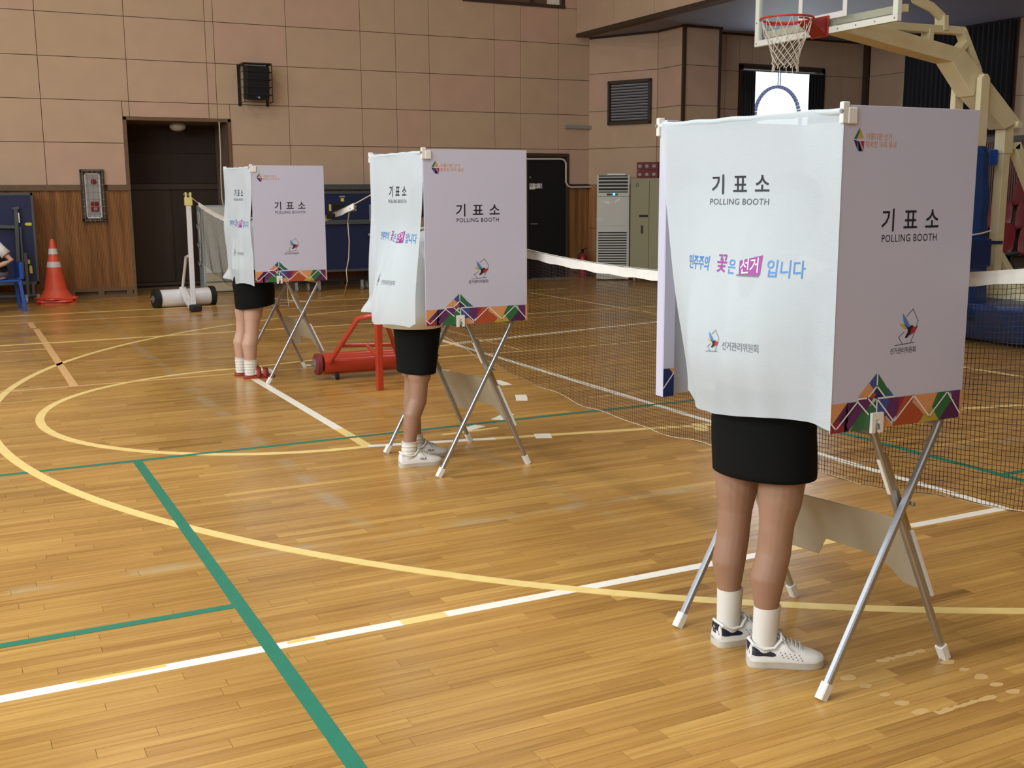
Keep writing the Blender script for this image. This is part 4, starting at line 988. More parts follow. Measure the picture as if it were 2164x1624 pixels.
# ================================================================== POLLING BOOTHS
def pcolors():
    """pattern polygons in (u, t): u across 0..1, t in band heights above the panel foot"""
    P = []
    P += [('orange', [(0, 1), (.115, 1), (0.0, .22)]), ('purple', [(.115, 1), (.19, 1), (.19, .92), (.09, .05), (.0, .22)]), ('crimson', [(0, .30), (.06, .42), (.135, 0), (0, 0)]),
          ('darkpurple', [(.06, .42), (.115, 1), (.26, 1), (.235, .62), (.10, 0), (.13, 0)]), ('purple', [(.185, .95), (.235, .62), (.13, 0), (.115, .25)]),
          ('green', [(.235, .72), (.33, .66), (.33, 0), (.14, 0)]), ('purple', [(.19, 1.1), (.31, 1.12), (.26, .62), (.235, .62)]), ('green', [(.26, .70), (.33, 1.0), (.33, .55)]),
          ('blue', [(.33, 1), (.455, 1), (.42, .40), (.37, .35), (.33, .10)]), ('purple', [(.43, 1), (.50, 1), (.50, .45), (.445, .18), (.40, .45)]), ('crimson', [(.50, 1), (.545, 1), (.51, .5), (.49, .4)]),
          ('redorange', [(.545, 1), (.63, 1), (.60, .75), (.50, .1), (.48, .35)]), ('orange', [(.33, .12), (.40, .40), (.46, 0), (.33, 0)]), ('redorange', [(.46, 0), (.46, .16), (.60, .78), (.70, .28), (.665, 0)]),
          ('orange', [(.60, 1), (.80, 1), (.755, .45), (.70, .25), (.61, .78)]), ('yellow', [(.66, 0), (.75, .52), (.82, 0)]), ('green', [(.80, 1), (.90, 1), (.85, .05), (.82, 0), (.76, .5)]),
          ('green', [(.87, .97), (.93, .7), (.85, .03), (.80, .35)]), ('darkpurple', [(.82, 0), (.94, .85), (.98, .6), (.98, 0)]), ('purple', [(.90, 1), (.98, 1), (.98, .4), (.93, .62)]), ('orange', [(.98, 0), (1, 0), (1, 1), (.98, 1)]),
          ('blue', [(.325, 1.94), (.325, 1.50), (.28, 1.32), (.268, 1.60)]), ('orange', [(.268, 1.60), (.300, 1.37), (.26, 1.10), (.19, 1.16)]), ('green', [(.325, 1.94), (.41, 1.32), (.385, 1.10), (.325, 1.45)]),
          ('green', [(.41, 1.32), (.385, 1.08), (.36, 1.20), (.38, 1.5)]), ('teal', [(.385, 1.10), (.46, 1.04), (.41, 1.36)]), ('navy', [(.325, 1.42), (.38, 1.08), (.33, 1.04), (.29, 1.10)]), ('redorange', [(.285, 1.22), (.33, 1.22), (.30, 1.05), (.27, 1.10)])]
    return P
ZIG = [[(0, .36), (.037, .12), (.19, 1.02)], [(.19, .98), (.27, .52)], [(.19, 1.09), (.26, 1.09), (.325, .72)], [(.26, 1.09), (.325, 1.47), (.325, 1.92)], [(.325, 1.47), (.385, 1.08)], [(.33, .55), (.33, 1.04), (.46, 1.04)],
       [(.335, 1.0), (.465, .15), (.61, 1.0)], [(.61, 1.0), (.74, .18), (.875, .99)], [(.875, .99), (.985, .15)]]
def fill_pts(mb, pts, fmap, layer): mb.add([fmap(x, y, layer) for x, y in pts], [tuple(range(len(pts)))])
def line_pts(mb, pts, w, fmap, layer):
    for (x0, y0), (x1, y1) in zip(pts[:-1], pts[1:]):
        dx, dy = x1-x0, y1-y0; L = math.hypot(dx, dy); nx, ny = -dy/L*w/2, dx/L*w/2; ex, ey = dx/L*w*.4, dy/L*w*.4
        fill_pts(mb, [(x0-ex+nx, y0-ey+ny), (x1+ex+nx, y1+ey+ny), (x1+ex-nx, y1+ey-ny), (x0-ex-nx, y0-ey-ny)], fmap, layer)
def emblem(parent, fmap, cx, cy, s):
    """bird over an open outline; s = width"""
    k = s/118.0
    def T(pts): return [(cx+(x-1209)*k, cy-(y-1050)*k) for x, y in pts]
    mb = MB()
    line_pts(mb, T([(1205, 1012), (1237, 987), (1267, 1030), (1250, 1072), (1232, 1106)]), 3.2*k, fmap, 1)
    line_pts(mb, T([(1196, 1066), (1168, 1084), (1190, 1110)]), 3.2*k, fmap, 1); line_pts(mb, T([(1150, 1112), (1252, 1106)]), 3.2*k, fmap, 1)
    mb.build('emblem_outline', M_inkg, parent, recalc=False)
    for nm, pts, ly in (('goldish', [(1170, 1036), (1203, 1041), (1216, 1054), (1196, 1056), (1182, 1048)], 2), ('brightblue', [(1183, 999), (1207, 1024), (1226, 1050), (1220, 1058), (1197, 1044), (1188, 1026)], 3),
                        ('red', [(1232, 1052), (1266, 1049), (1256, 1064), (1240, 1074), (1222, 1080), (1226, 1062)], 3), ('black', [(1197, 1040), (1216, 1052), (1232, 1044), (1244, 1048), (1232, 1056), (1228, 1072), (1210, 1088), (1199, 1086), (1212, 1070), (1214, 1060)], 4)):
        mb = MB(); fill_pts(mb, T(pts), fmap, ly); mb.build('emblem_bird', M_ink if nm == 'black' else PC[nm], parent, recalc=False)
def gem(parent, fmap, cx, cy, s):
    k = s/100.0
    def T(pts): return [(cx+x*k, cy+y*k) for x, y in pts]
    for nm, pts in (('green', [(0, 78), (-48, 8), (-26, 4), (0, 44)]), ('yellow', [(0, 78), (42, 12), (20, 10), (0, 44)]), ('orange', [(-18, 8), (0, 36), (16, 10)]), ('navy', [(-50, 0), (-24, -2), (-8, -70)]),
                    ('darkpurple', [(-22, -4), (-2, -70), (22, -66), (2, -8)]), ('red', [(8, -6), (48, -6), (46, -60)]), ('blue', [(4, -12), (42, -70), (4, -70)])):
        mb = MB(); fill_pts(mb, T(pts), fmap, 1); mb.build('logo_facet', PC[nm], parent, recalc=False)

CMS = []
def booth(idx, label, X0, Yn, xl, xr, Yp, D, ztop, zbot, cur):
    """X0,Yn: foot of the near frame; near panel from (xl,Yp) to (xr,Yp); D = (x,y) far curtain corner; cur: curtain function params"""
    t = thing('polling_booth', label, 'polling booth', (X0+0.3, Yn+0.35, 0))
    w = xr-xl; H = ztop-zbot; th = 0.005
    # panels: near, back (facing +X), far
    pn = MB().bb((xl, Yp, zbot), (xr, Yp+th, ztop)).build('side_panel', M_board, t, bevel=0.001)
    Dx, Dy = D
    MB().bb((xr-0.004, Yp+th, zbot), (xr+0.001, Dy, ztop)).build('back_panel', M_boardin, t)
    far = MB().bb((Dx, Dy, zbot), (xr, Dy+th, ztop)).build('side_panel', M_boardin, t, bevel=0.001)
    # folded outer strip at the far front corner, printed at its foot
    flap = MB().bb((Dx, Dy-0.035, zbot), (Dx+0.005, Dy, ztop)).build('corner_flap', M_board, t)
    f2 = MB().bb((Dx, Dy-0.04, zbot), (Dx+0.045, Dy-0.036, ztop)).build('corner_flap', M_board, t)
    def fm(x, y, l): return (Dx+x*0.045, Dy-0.0405-0.0004*l, zbot+y)
    mb = MB(); fill_pts(mb, [(0, 0), (1, 0), (1, .10), (0, .10)], fm, 1); mb.build('printed_pattern', PC['navy'], f2, recalc=False)
    mb = MB(); fill_pts(mb, [(.55, .10), (1, .10), (1, .075)], fm, 2); mb.build('printed_pattern', PC['orange'], f2, recalc=False)
    mb = MB(); line_pts(mb, [(0, .03), (1, .085)], 0.007, fm, 3); mb.build('printed_pattern', PC['white'], f2, recalc=False)
    # writing shelf inside
    MB().bb((xl+0.10, Yp+0.01, zbot+0.012), (xr-0.006, Dy-0.005, zbot+0.03)).build('writing_shelf', M_boardin, t, bevel=0.002)
    # print on the near panel : x from left edge, y up from foot
    def pm_(x, y, l): return (xl+x, Yp-0.0004*l-0.0001, zbot+y)
    bh = 0.088*H/0.945
    for i, (nm, pts) in enumerate(pcolors()):
        mb = MB(); fill_pts(mb, [(u*w, tt*bh) for u, tt in pts], pm_, 1+i*0.12); mb.build('printed_pattern', PC[nm], pn, recalc=False)
    mb = MB()
    for z in ZIG: line_pts(mb, [(u*w, tt*bh) for u, tt in z], 0.0048, pm_, 6)
    mb.build('printed_pattern', PC['white'], pn, recalc=False)
    xs = w/0.6
    for q_, ch_ in ((-0.098, '기'), (0.0, '표'), (0.098, '소')):
        mb = MB(); text_on(mb, ch_, 0.072, 0, 0, lambda x, y, l: pm_(0.513*w+(x+q_)*xs, H*0.652+y, l), bold=0.012); mb.build('lettering', M_ink, pn, recalc=False)
    mb = MB(); text_on(mb, 'POLLING BOOTH', 0.031, 0, 0, lambda x, y, l: pm_(0.513*w+x*xs*0.94, H*0.600+y, l), bold=0.004, space=1.12); mb.build('lettering', M_ink, pn, recalc=False)
    emblem(pn, lambda x, y, l: pm_(x*xs, y, l), 0.53*w/xs, H*0.318, 0.102)
    mb = MB(); text_on(mb, '선거관리위원회', 0.021, 0, 0, lambda x, y, l: pm_(0.51*w+x*xs*0.92, H*0.243+y, l), bold=0.004, space=0.92); mb.build('lettering', M_ink, pn, recalc=False)
    gem(pn, lambda x, y, l: pm_(x*xs, y, l), 0.112*w/xs, H*0.898, 0.030*1.5)
    mb = MB(); text_on(mb, '아름다운 선거', 0.021, 0, 0, lambda x, y, l: pm_(0.252*w+x*xs*0.95, H*0.908+y, l), bold=0.002, space=0.95); text_on(mb, '행복한 우리 동네', 0.021, 0, 0, lambda x, y, l: pm_(0.268*w+x*xs*0.95, H*0.884+y, l), bold=0.002, space=0.95)
    mb.build('lettering', M_inkor, pn, recalc=False)
    # rod and clips
    A = Vector((xl-0.002, Yp-0.004, ztop-0.018)); B = Vector((Dx-0.008, Dy, ztop-0.018))
    MB().tube([A, B], 0.007, 10).build('curtain_rod', M_whiteplastic, t, smooth=True)
    for p, s in ((A, 1), (B, -1)):
        c = MB(); c.box((p.x+0.004, p.y+s*0.004, ztop-0.022), (0.026, 0.016, 0.060)); c.box((p.x+0.028, p.y+(0 if s > 0 else 0), ztop-0.030), (0.034, 0.012, 0.045)); c.build('corner_clip', M_whiteplastic, t, bevel=0.003)
        MB().cyl((p.x-0.010, p.y, ztop-0.018), (p.x-0.014, p.y, ztop-0.018), 0.006, 10).build('clip_screw', M_galv, t)
    # curtain
    P = cur
    def C(u, v):    # u 0 near .. 1 far ; v 0 top .. 1 hem
        u0, u1 = P['u']; uu = u0+(u1-u0)*u
        uu += P.get('pull0', 0)*(1-u)*P['pf'](v) + P.get('pull1', 0)*u*P['pf'](v)
        base = A.lerp(B, uu)
        hem = P['hem'](u); z = (ztop-0.012)+(hem-(ztop-0.012))*v
        out = P['out'](u, v)
        fold = 0.004*math.sin(u*19+v*2)*v+0.003*math.sin(u*41+1.3)*v*v + 0.0025*math.sin(v*11+u*7)
        return Vector((base.x-0.010*min(1, u*8)-0.001-out-fold*min(1, u*6), base.y+P.get('dy', lambda u, v: 0)(u, v), z))
    cu = MB().grid(C, 60, 60).build('curtain', M_curtain, t, smooth=True)
    # hem rolled over the rod
    MB().grid(lambda u, v: A.lerp(B, P['u'][0]+(P['u'][1]-P['u'][0])*u)+Vector((-0.0095*math.sin(v*math.pi*1.3+0.2)-0.003, 0, 0.0095*math.cos(v*math.pi*1.3+0.2)-0.0015*math.sin(u*30))), 40, 8).build('curtain_sleeve', M_curtain, t, smooth=True)
    def cm(x, y, l):      # x metres from the LEFT (far) edge, y metres down from top
        Lw = abs(Dy-Yp); u = 1-x/Lw; v = y/(ztop-P['hem'](u)); u = min(1, max(0, u)); v = min(1, max(0, v))
        p = C(u, v); du = C(min(1, u+.01), v)-C(max(0, u-.01), v); dv = C(u, min(1, v+.01))-C(u, max(0, v-.01)); n = du.cross(dv).normalized()
        if n.x > 0: n = -n
        return p+n*(0.0010+0.0005*l)
    CMS.append(cm)
    Lw = abs(Dy-Yp)
    sc = Lw/0.80
    SBX = (0.366, 0.492); SBY = 0.485
    def ct(s, size, cx, cy, m, xk=1.0, rot=0.0, ly=1, **k):
        vs, fs = glyphs(s, size, **k); mb = MB(); cr, sr = math.cos(rot), math.sin(rot)
        mb.add([cm((cx+(x*xk*cr-y*sr))*sc, cy-(x*sr+y*cr), ly) for x, y in vs], fs); mb.build('lettering', m, cu, recalc=False)
    tx = 0.0 if idx == 1 else 0.080
    for q_, ch_ in ((-0.100, '기'), (0.0, '표'), (0.100, '소')): ct(ch_, 0.068, 0.385+tx*.8+q_, 0.213, M_ink, bold=0.012, xk=1.10)
    ct('POLLING BOOTH', 0.0275, 0.383+tx*.8, 0.264, mat('ink_soft', (74, 76, 88), .6), xk=1.20, space=1.08)
    ct('민주주의', 0.050, 0.208+tx, 0.463, PC['brightblue'], bold=0.012, xk=0.84, space=0.98)
    ct('꽃', 0.062, 0.350+tx, 0.460, PC['magenta'], bold=0.012, xk=0.95); ct('은', 0.050, 0.402+tx, 0.468, PC['brightblue'], bold=0.012, xk=0.9)
    SBX = (0.436+tx, 0.530+tx); SBY = 0.425
    mb = MB()
    def cq(x, y, l): return cm(x*sc, y, l)
    mb.grid(lambda a, b: cq(SBX[0]+(SBX[1]-SBX[0])*a+0.006*b*(1-a), SBY+0.020*(1-a)*(1-b)+0.062*b, 0.6), 10, 8); mb.build('slogan_box', PC['magenta'], cu, recalc=False)
    mb = MB(); mb.grid(lambda a, b: cq(SBX[0]-0.004+(SBX[1]-SBX[0])*a, SBY+0.062+0.005*b, 0.3), 8, 2); mb.build('slogan_box', M_inkg, cu, recalc=False)
    ct('선거', 0.050, 0.483+tx, 0.463, PC['white'], bold=0.010, xk=0.90, rot=0.10, ly=2.5, space=0.95)
    ct('입니다', 0.058, 0.618+tx, 0.468, PC['brightblue'], bold=0.012, xk=0.86, space=1.0)
    emblem(cu, lambda x, y, l: cm(x*sc, -y, l), 0.345+tx*.4, -0.700, 0.066)
    ct('선거관리위원회', 0.030, 0.470+tx*.9, 0.712, mat('ink_softer', (110, 112, 120), .6), xk=0.84, space=0.9)
    # X legs
    def frame(xo, yo, dx, tag_):
        a0 = Vector((xo, yo, 0.012)); a1 = Vector((xo+0.49, yo+0.035, zbot+0.02)); b0 = Vector((xo+0.573, yo+0.045, 0.012)); b1 = Vector((xo+0.20, yo+0.055, zbot+0.0))
        ka = a0+(a1-a0)*0.93
        L1 = MB(); L1.bar(a0, ka, 0.022, 0.022, up=(0, 1, 0), ch=0.004); L1.bar(ka, Vector((a1.x+0.006, a1.y, zbot+0.05)), 0.022, 0.022, up=(0, 1, 0), ch=0.004)
        l1 = L1.build('leg', M_alu, t)
        l2 = MB().bar(b0, b1, 0.022, 0.022, up=(0, 1, 0), ch=0.004).build('leg', M_alu, t)
        MB().bar(b0+(b1-b0)*0.55+Vector((0.018, 0.004, 0)), b0+(b1-b0)*0.88+Vector((0.018, 0.004, 0)), 0.016, 0.018, up=(0, 1, 0)).build('slide_rail', M_alug, l2)
        MB().bar(b0+(b1-b0)*0.72-Vector((0.012, 0, 0)), b0+(b1-b0)*0.86-Vector((0.012, 0, 0)), 0.006, 0.014, up=(0, 1, 0)).build('lock_tab', M_whiteplastic, l2)
        for q, e, l in ((a0, a1, l1), (b0, b1, l2)):
            d = (e-q).normalized(); c = MB(); c.bar(q-d*0.014+Vector((0, 0, 0.002)), q+d*0.042, 0.031, 0.031, up=(0, 1, 0), ch=0.004); c.build('foot_cap', M_whiteplastic, l)
        # rivet where they cross
        s = 0.0
        x_ = xo+0.35; z_ = 0.575
        MB().cyl((x_, yo-0.008+0.012, z_), (x_, yo+0.05, z_), 0.006, 10).build('pivot', M_galv, t)
        return b0, b1
    nb0, nb1 = frame(X0, Yn, 1, 'near')
    fx = X0-0.055; fy = Yn+0.71
    fb0, fb1 = frame(fx, fy-0.03, 1, 'far')
    for z_, xx in ((zbot-0.02, X0+0.47), (zbot-0.03, X0+0.22)):
        MB().tube([(xx, Yn+0.05, z_), (xx-0.05, fy, z_)], 0.008, 8).build('stretcher', M_alu, t)
    # hook clip on the foot of the panel
    hx = xl+(0.325)*w*1.05-0.01
    hk = MB()
    hz0, hz1 = zbot-0.012, zbot+0.050; hw = 0.046
    hx = xl+w*0.325
    for q in ((hx-hw/2, hz0, hx-hw/2+0.015, hz1-.020), (hx+hw/2-0.015, hz0, hx+hw/2, hz1-.020), (hx-hw/2, hz1-0.020, hx+hw/2, hz1)): hk.bb((q[0], Yp-0.013, q[1]), (q[2], Yp-0.003, q[3]))
    hk.bb((hx-hw/2+.0152, Yp-0.007, hz0+.018), (hx+hw/2-.0152, Yp-0.003, hz1-.0202))
    hk.build('leg_hook', M_whiteplastic, t)
    MB().tube([(hx, Yp-0.010, hz1-0.034), (hx+0.002, Yp-0.012, hz0+0.012)], 0.0055, 10).build('hook_pin', M_galv, t, smooth=True)
    # sloping lower board between the two rear legs
    def at_(b0, b1, z): s = (z-b0.z)/(b1.z-b0.z); return b0.lerp(b1, s)
    q = [at_(nb0, nb1, 0.49), at_(nb0, nb1, 0.245), None, None, at_(fb0, fb1, 0.455)]
    n1 = at_(nb0, nb1, 0.245); f1 = at_(fb0, fb1, 0.30)
    lo1 = n1.lerp(at_(fb0, fb1, 0.245), 0.14); lo2 = at_(nb0, nb1, 0.33).lerp(at_(fb0, fb1, 0.30), 0.24); lo3 = at_(nb0, nb1, 0.335).lerp(at_(fb0, fb1, 0.31), 0.60); lo4 = at_(nb0, nb1, 0.245).lerp(at_(fb0, fb1, 0.235), 0.70); lo5 = at_(fb0, fb1, 0.235)
    pts = [at_(nb0, nb1, 0.50), n1, lo1, lo2, lo3, lo4, lo5, at_(fb0, fb1, 0.47)]
    off = Vector((0.014, 0, 0.006))
    MB().prism([p+off for p in pts], (0.004, 0, 0.002)).build('lower_board', M_shelfb, t)
    for b0, b1, s in ((nb0, nb1, -1), (fb0, fb1, 1)):
        MB().bar(at_(b0, b1, 0.235)+Vector((0.020, 0, 0.004)), at_(b0, b1, 0.47)+Vector((0.020, 0, 0.004)), 0.010, 0.030, up=(0, 1, 0)).build('board_clip', M_whiteplastic, t)
    return t

sm = lambda a, b, x: (lambda q: q*q*(3-2*q))(min(1, max(0, (x-a)/(b-a))))
gau = lambda x, c, s: math.exp(-((x-c)/s)**2)
# nearest booth: curtain pushed out by the person's back
booth(1, 'nearest white printed polling booth at the right, its curtain bulging over a voter', 2.279, 2.405, 2.277, 2.822, 2.42, (2.19, 3.20), 1.788, 0.836,
      dict(u=(0.0, 0.965), pf=lambda v: sm(0.0, 1, v), pull0=0.0, pull1=-0.185, hem=lambda u: 0.858+0.012*math.sin(u*5)-0.015*gau(u,.5,.25)+0.035*sm(0.72, 1, u)-0.012*(1-sm(0, .12, u)),
           out=lambda u, v: 0.115*gau(u, 0.55, 0.36)*sm(0.20, 0.75, v)*(1-0.30*sm(0.8, 1.0, v))*sm(0, 0.25, u)+0.02*gau(u, .8, .1)*sm(.5, .8, v)-0.025*sm(.75, 1, u)*sm(.3, 1, v)))
booth(2, 'middle white printed polling booth with its curtain hanging free at the near edge', 2.299, 5.455, 2.236, 2.848, 5.45, (2.225, 6.22), 1.780, 0.845,
      dict(u=(0.005, 0.96), pf=lambda v: sm(0.12, 0.5, v), pull0=0.050, pull1=0.02, hem=lambda u: 0.825+0.012*math.sin(u*9)+0.03*(1-sm(0, .07, u))+0.030*u,
           out=lambda u, v: 0.125*gau(u, 0.42, 0.33)*sm(0.35, 0.95, v)+0.055*sm(0.8, 1, u)*sm(0.90, 1, v)+0.018*sm(.3, .9, v)))
booth(3, 'farthest white printed polling booth, in front of the dark recess', 2.247, 8.945, 2.178, 2.780, 8.94, (2.150, 9.72), 1.783, 0.842,
      dict(u=(0.0, 0.98), pf=lambda v: sm(0.1, 0.9, v), pull0=0.0, pull1=0.0, hem=lambda u: 0.815+0.012*math.sin(u*8)+0.01*u,
           out=lambda u, v: 0.05*gau(u, 0.45, 0.35)*sm(0.35, 0.9, v)+0.05*sm(0.8, 1, u)*sm(0.90, 1, v)+0.02*sm(.2, .5, v)*(1-sm(.5, .8, v))))

# ================================================================== PEOPLE
def ring(c, rx, ry, n=20, ang=0.0, tilt=(0, 0)):
    """horizontal-ish ellipse ring; tilt = dz per metre in x and y"""
    out = []
    for k in range(n):
        a = 2*math.pi*k/n; x = rx*math.cos(a); y = ry*math.sin(a)
        X = x*math.cos(ang)-y*math.sin(ang); Y = x*math.sin(ang)+y*math.cos(ang)
        out.append(Vector((c[0]+X, c[1]+Y, c[2]+X*tilt[0]+Y*tilt[1])))
    return out
class Fig:
    def __init__(s, base, head): s.b = Vector(base); s.R = Matrix.Rotation(head, 3, 'Z')
    def __call__(s, p): return s.R@Vector(p)+s.b
    def inv(s, p): return s.R.inverted()@(Vector(p)-s.b)
def remeshed(mb, name, m, parent, vox=0.006, smooth_it=4):
    o = mb.build(name, m, None)
    r = o.modifiers.new('r', 'REMESH'); r.mode = 'VOXEL'; r.voxel_size = vox
    s = o.modifiers.new('s', 'SMOOTH'); s.iterations = smooth_it; s.factor = 0.5
    me = bpy.data.meshes.new_from_object(o.evaluated_get(bpy.context.evaluated_depsgraph_get()))
    bpy.data.objects.remove(o)
    for p in me.polygons: p.use_smooth = True
    off = wloc(parent)
    me.transform(Matrix.Translation(-off)); me.materials.clear(); me.materials.append(m)
    n = bpy.data.objects.new(name, me); COL.objects.link(n); n.parent = parent
    return n
def limb(mb, T, pts, rs, n=14): mb.tube([T(p) for p in pts], rs, n)
def hand(mb, T, wrist, d, up, side):
    """palm + 5 slightly curled fingers; d direction of the fingers, up = back of the hand, side = +1/-1 where the thumb is"""
    d = Vector(d).normalized(); up = Vector(up); up = (up-d*up.dot(d)).normalized(); sd = d.cross(up)*side; w = Vector(wrist)
    mb.tube([T(w-d*0.01), T(w+d*0.03), T(w+d*0.085)], [0.024, 0.028, 0.028], 10)
    for k, (ln, o) in enumerate(((0.066, 0.030), (0.074, 0.010), (0.068, -0.010), (0.052, -0.029))):
        b = w+d*0.075+sd*o; p1 = b+d*ln*0.5-up*0.004; p2 = p1+d*ln*0.32-up*0.014; p3 = p2+d*ln*0.16-up*0.018
        mb.tube([T(b-d*0.02), T(b), T(p1), T(p2), T(p3)], [0.0095, 0.0095, 0.0088, 0.008, 0.0065], 8)
    b = w+d*0.028+sd*0.026; p1 = b+d*0.025+sd*0.026-up*0.008; p2 = p1+d*0.028+sd*0.008-up*0.01
    mb.tube([T(b-sd*0.012), T(b), T(p1), T(p2)], [0.013, 0.012, 0.0105, 0.008], 8)
def head_geo(mb, T, c, fwd, s=1.0):
    """head centre c (local), facing fwd (local unit vector)"""
    c = Vector(c); f = Vector(fwd).normalized(); side = Vector((0, 0, 1)).cross(f).normalized(); up = f.cross(side)
    def P(a, b, e): return T(c+f*a*s+side*b*s+up*e*s)
    R = Matrix((f, side, up)).transposed(); RR = T.R@R
    mb.ell(T(c+up*0.03*s), (0.092*s, 0.076*s, 0.092*s), 20, 14, RR)
    mb.ell(P(0.022, 0, -0.045), (0.068*s, 0.056*s, 0.070*s), 18, 12, RR)
    mb.tube([P(0.085, 0, 0.018), P(0.100, 0, -0.012), P(0.098, 0, -0.022)], [0.008*s, 0.012*s, 0.010*s], 8)
    for q in (-1, 1): mb.ell(P(0.0, q*0.077, -0.005), (0.016*s, 0.008*s, 0.028*s), 10, 8, RR)
    mb.tube([P(0.084, -0.018, -0.052), P(0.089, 0, -0.052), P(0.084, 0.018, -0.052)], 0.006*s, 6)
    return P
def face_bits(T, c, fwd, parent, s=1.0):
    c = Vector(c); f = Vector(fwd).normalized(); side = Vector((0, 0, 1)).cross(f).normalized(); up = f.cross(side)
    def P(a, b, e): return T(c+f*a*s+side*b*s+up*e*s)
    for q in (-1, 1):
        MB().ell(P(0.080, q*0.031, 0.008), (0.010*s, 0.013*s, 0.007*s), 12, 8, T.R).build('eye', M_white, parent, smooth=True)
        MB().ell(P(0.0875, q*0.031, 0.008), (0.004*s, 0.005*s, 0.006*s), 10, 6, T.R).build('pupil', M_hair, parent, smooth=True)
        MB().tube([P(0.086, q*0.018, 0.030), P(0.086, q*0.034, 0.034), P(0.078, q*0.048, 0.028)], 0.003*s, 6).build('eyebrow', M_hair, parent, smooth=True)
    MB().tube([P(0.088, -0.020, -0.053), P(0.0935, 0, -0.052), P(0.088, 0.020, -0.053)], 0.0045*s, 6).build('lips', mat('lips', (170, 98, 88), 0.5), parent, smooth=True)
def hair_geo(T, c, fwd, parent, tail=0.22, s=1.0):
    c = Vector(c); f = Vector(fwd).normalized(); side = Vector((0, 0, 1)).cross(f).normalized(); up = f.cross(side)
    R = T.R@Matrix((f, side, up)).transposed()
    mb = MB(); mb.ell(T(c+up*0.048*s-f*0.012*s), (0.096*s, 0.086*s, 0.088*s), 20, 14, R)
    mb.ell(T(c-f*0.045*s), (0.066*s, 0.082*s, 0.098*s), 18, 12, R)
    if tail:
        mb.tube([T(c-f*0.055*s-up*0.03), T(c-f*0.085*s-up*0.09), T(c-f*0.088*s-up*(0.09+tail*0.5)), T(c-f*0.08*s-up*(0.09+tail))], [0.066, 0.062, 0.052, 0.028], 14)
    return remeshed(mb, 'hair', M_hair, parent, 0.008, 3)

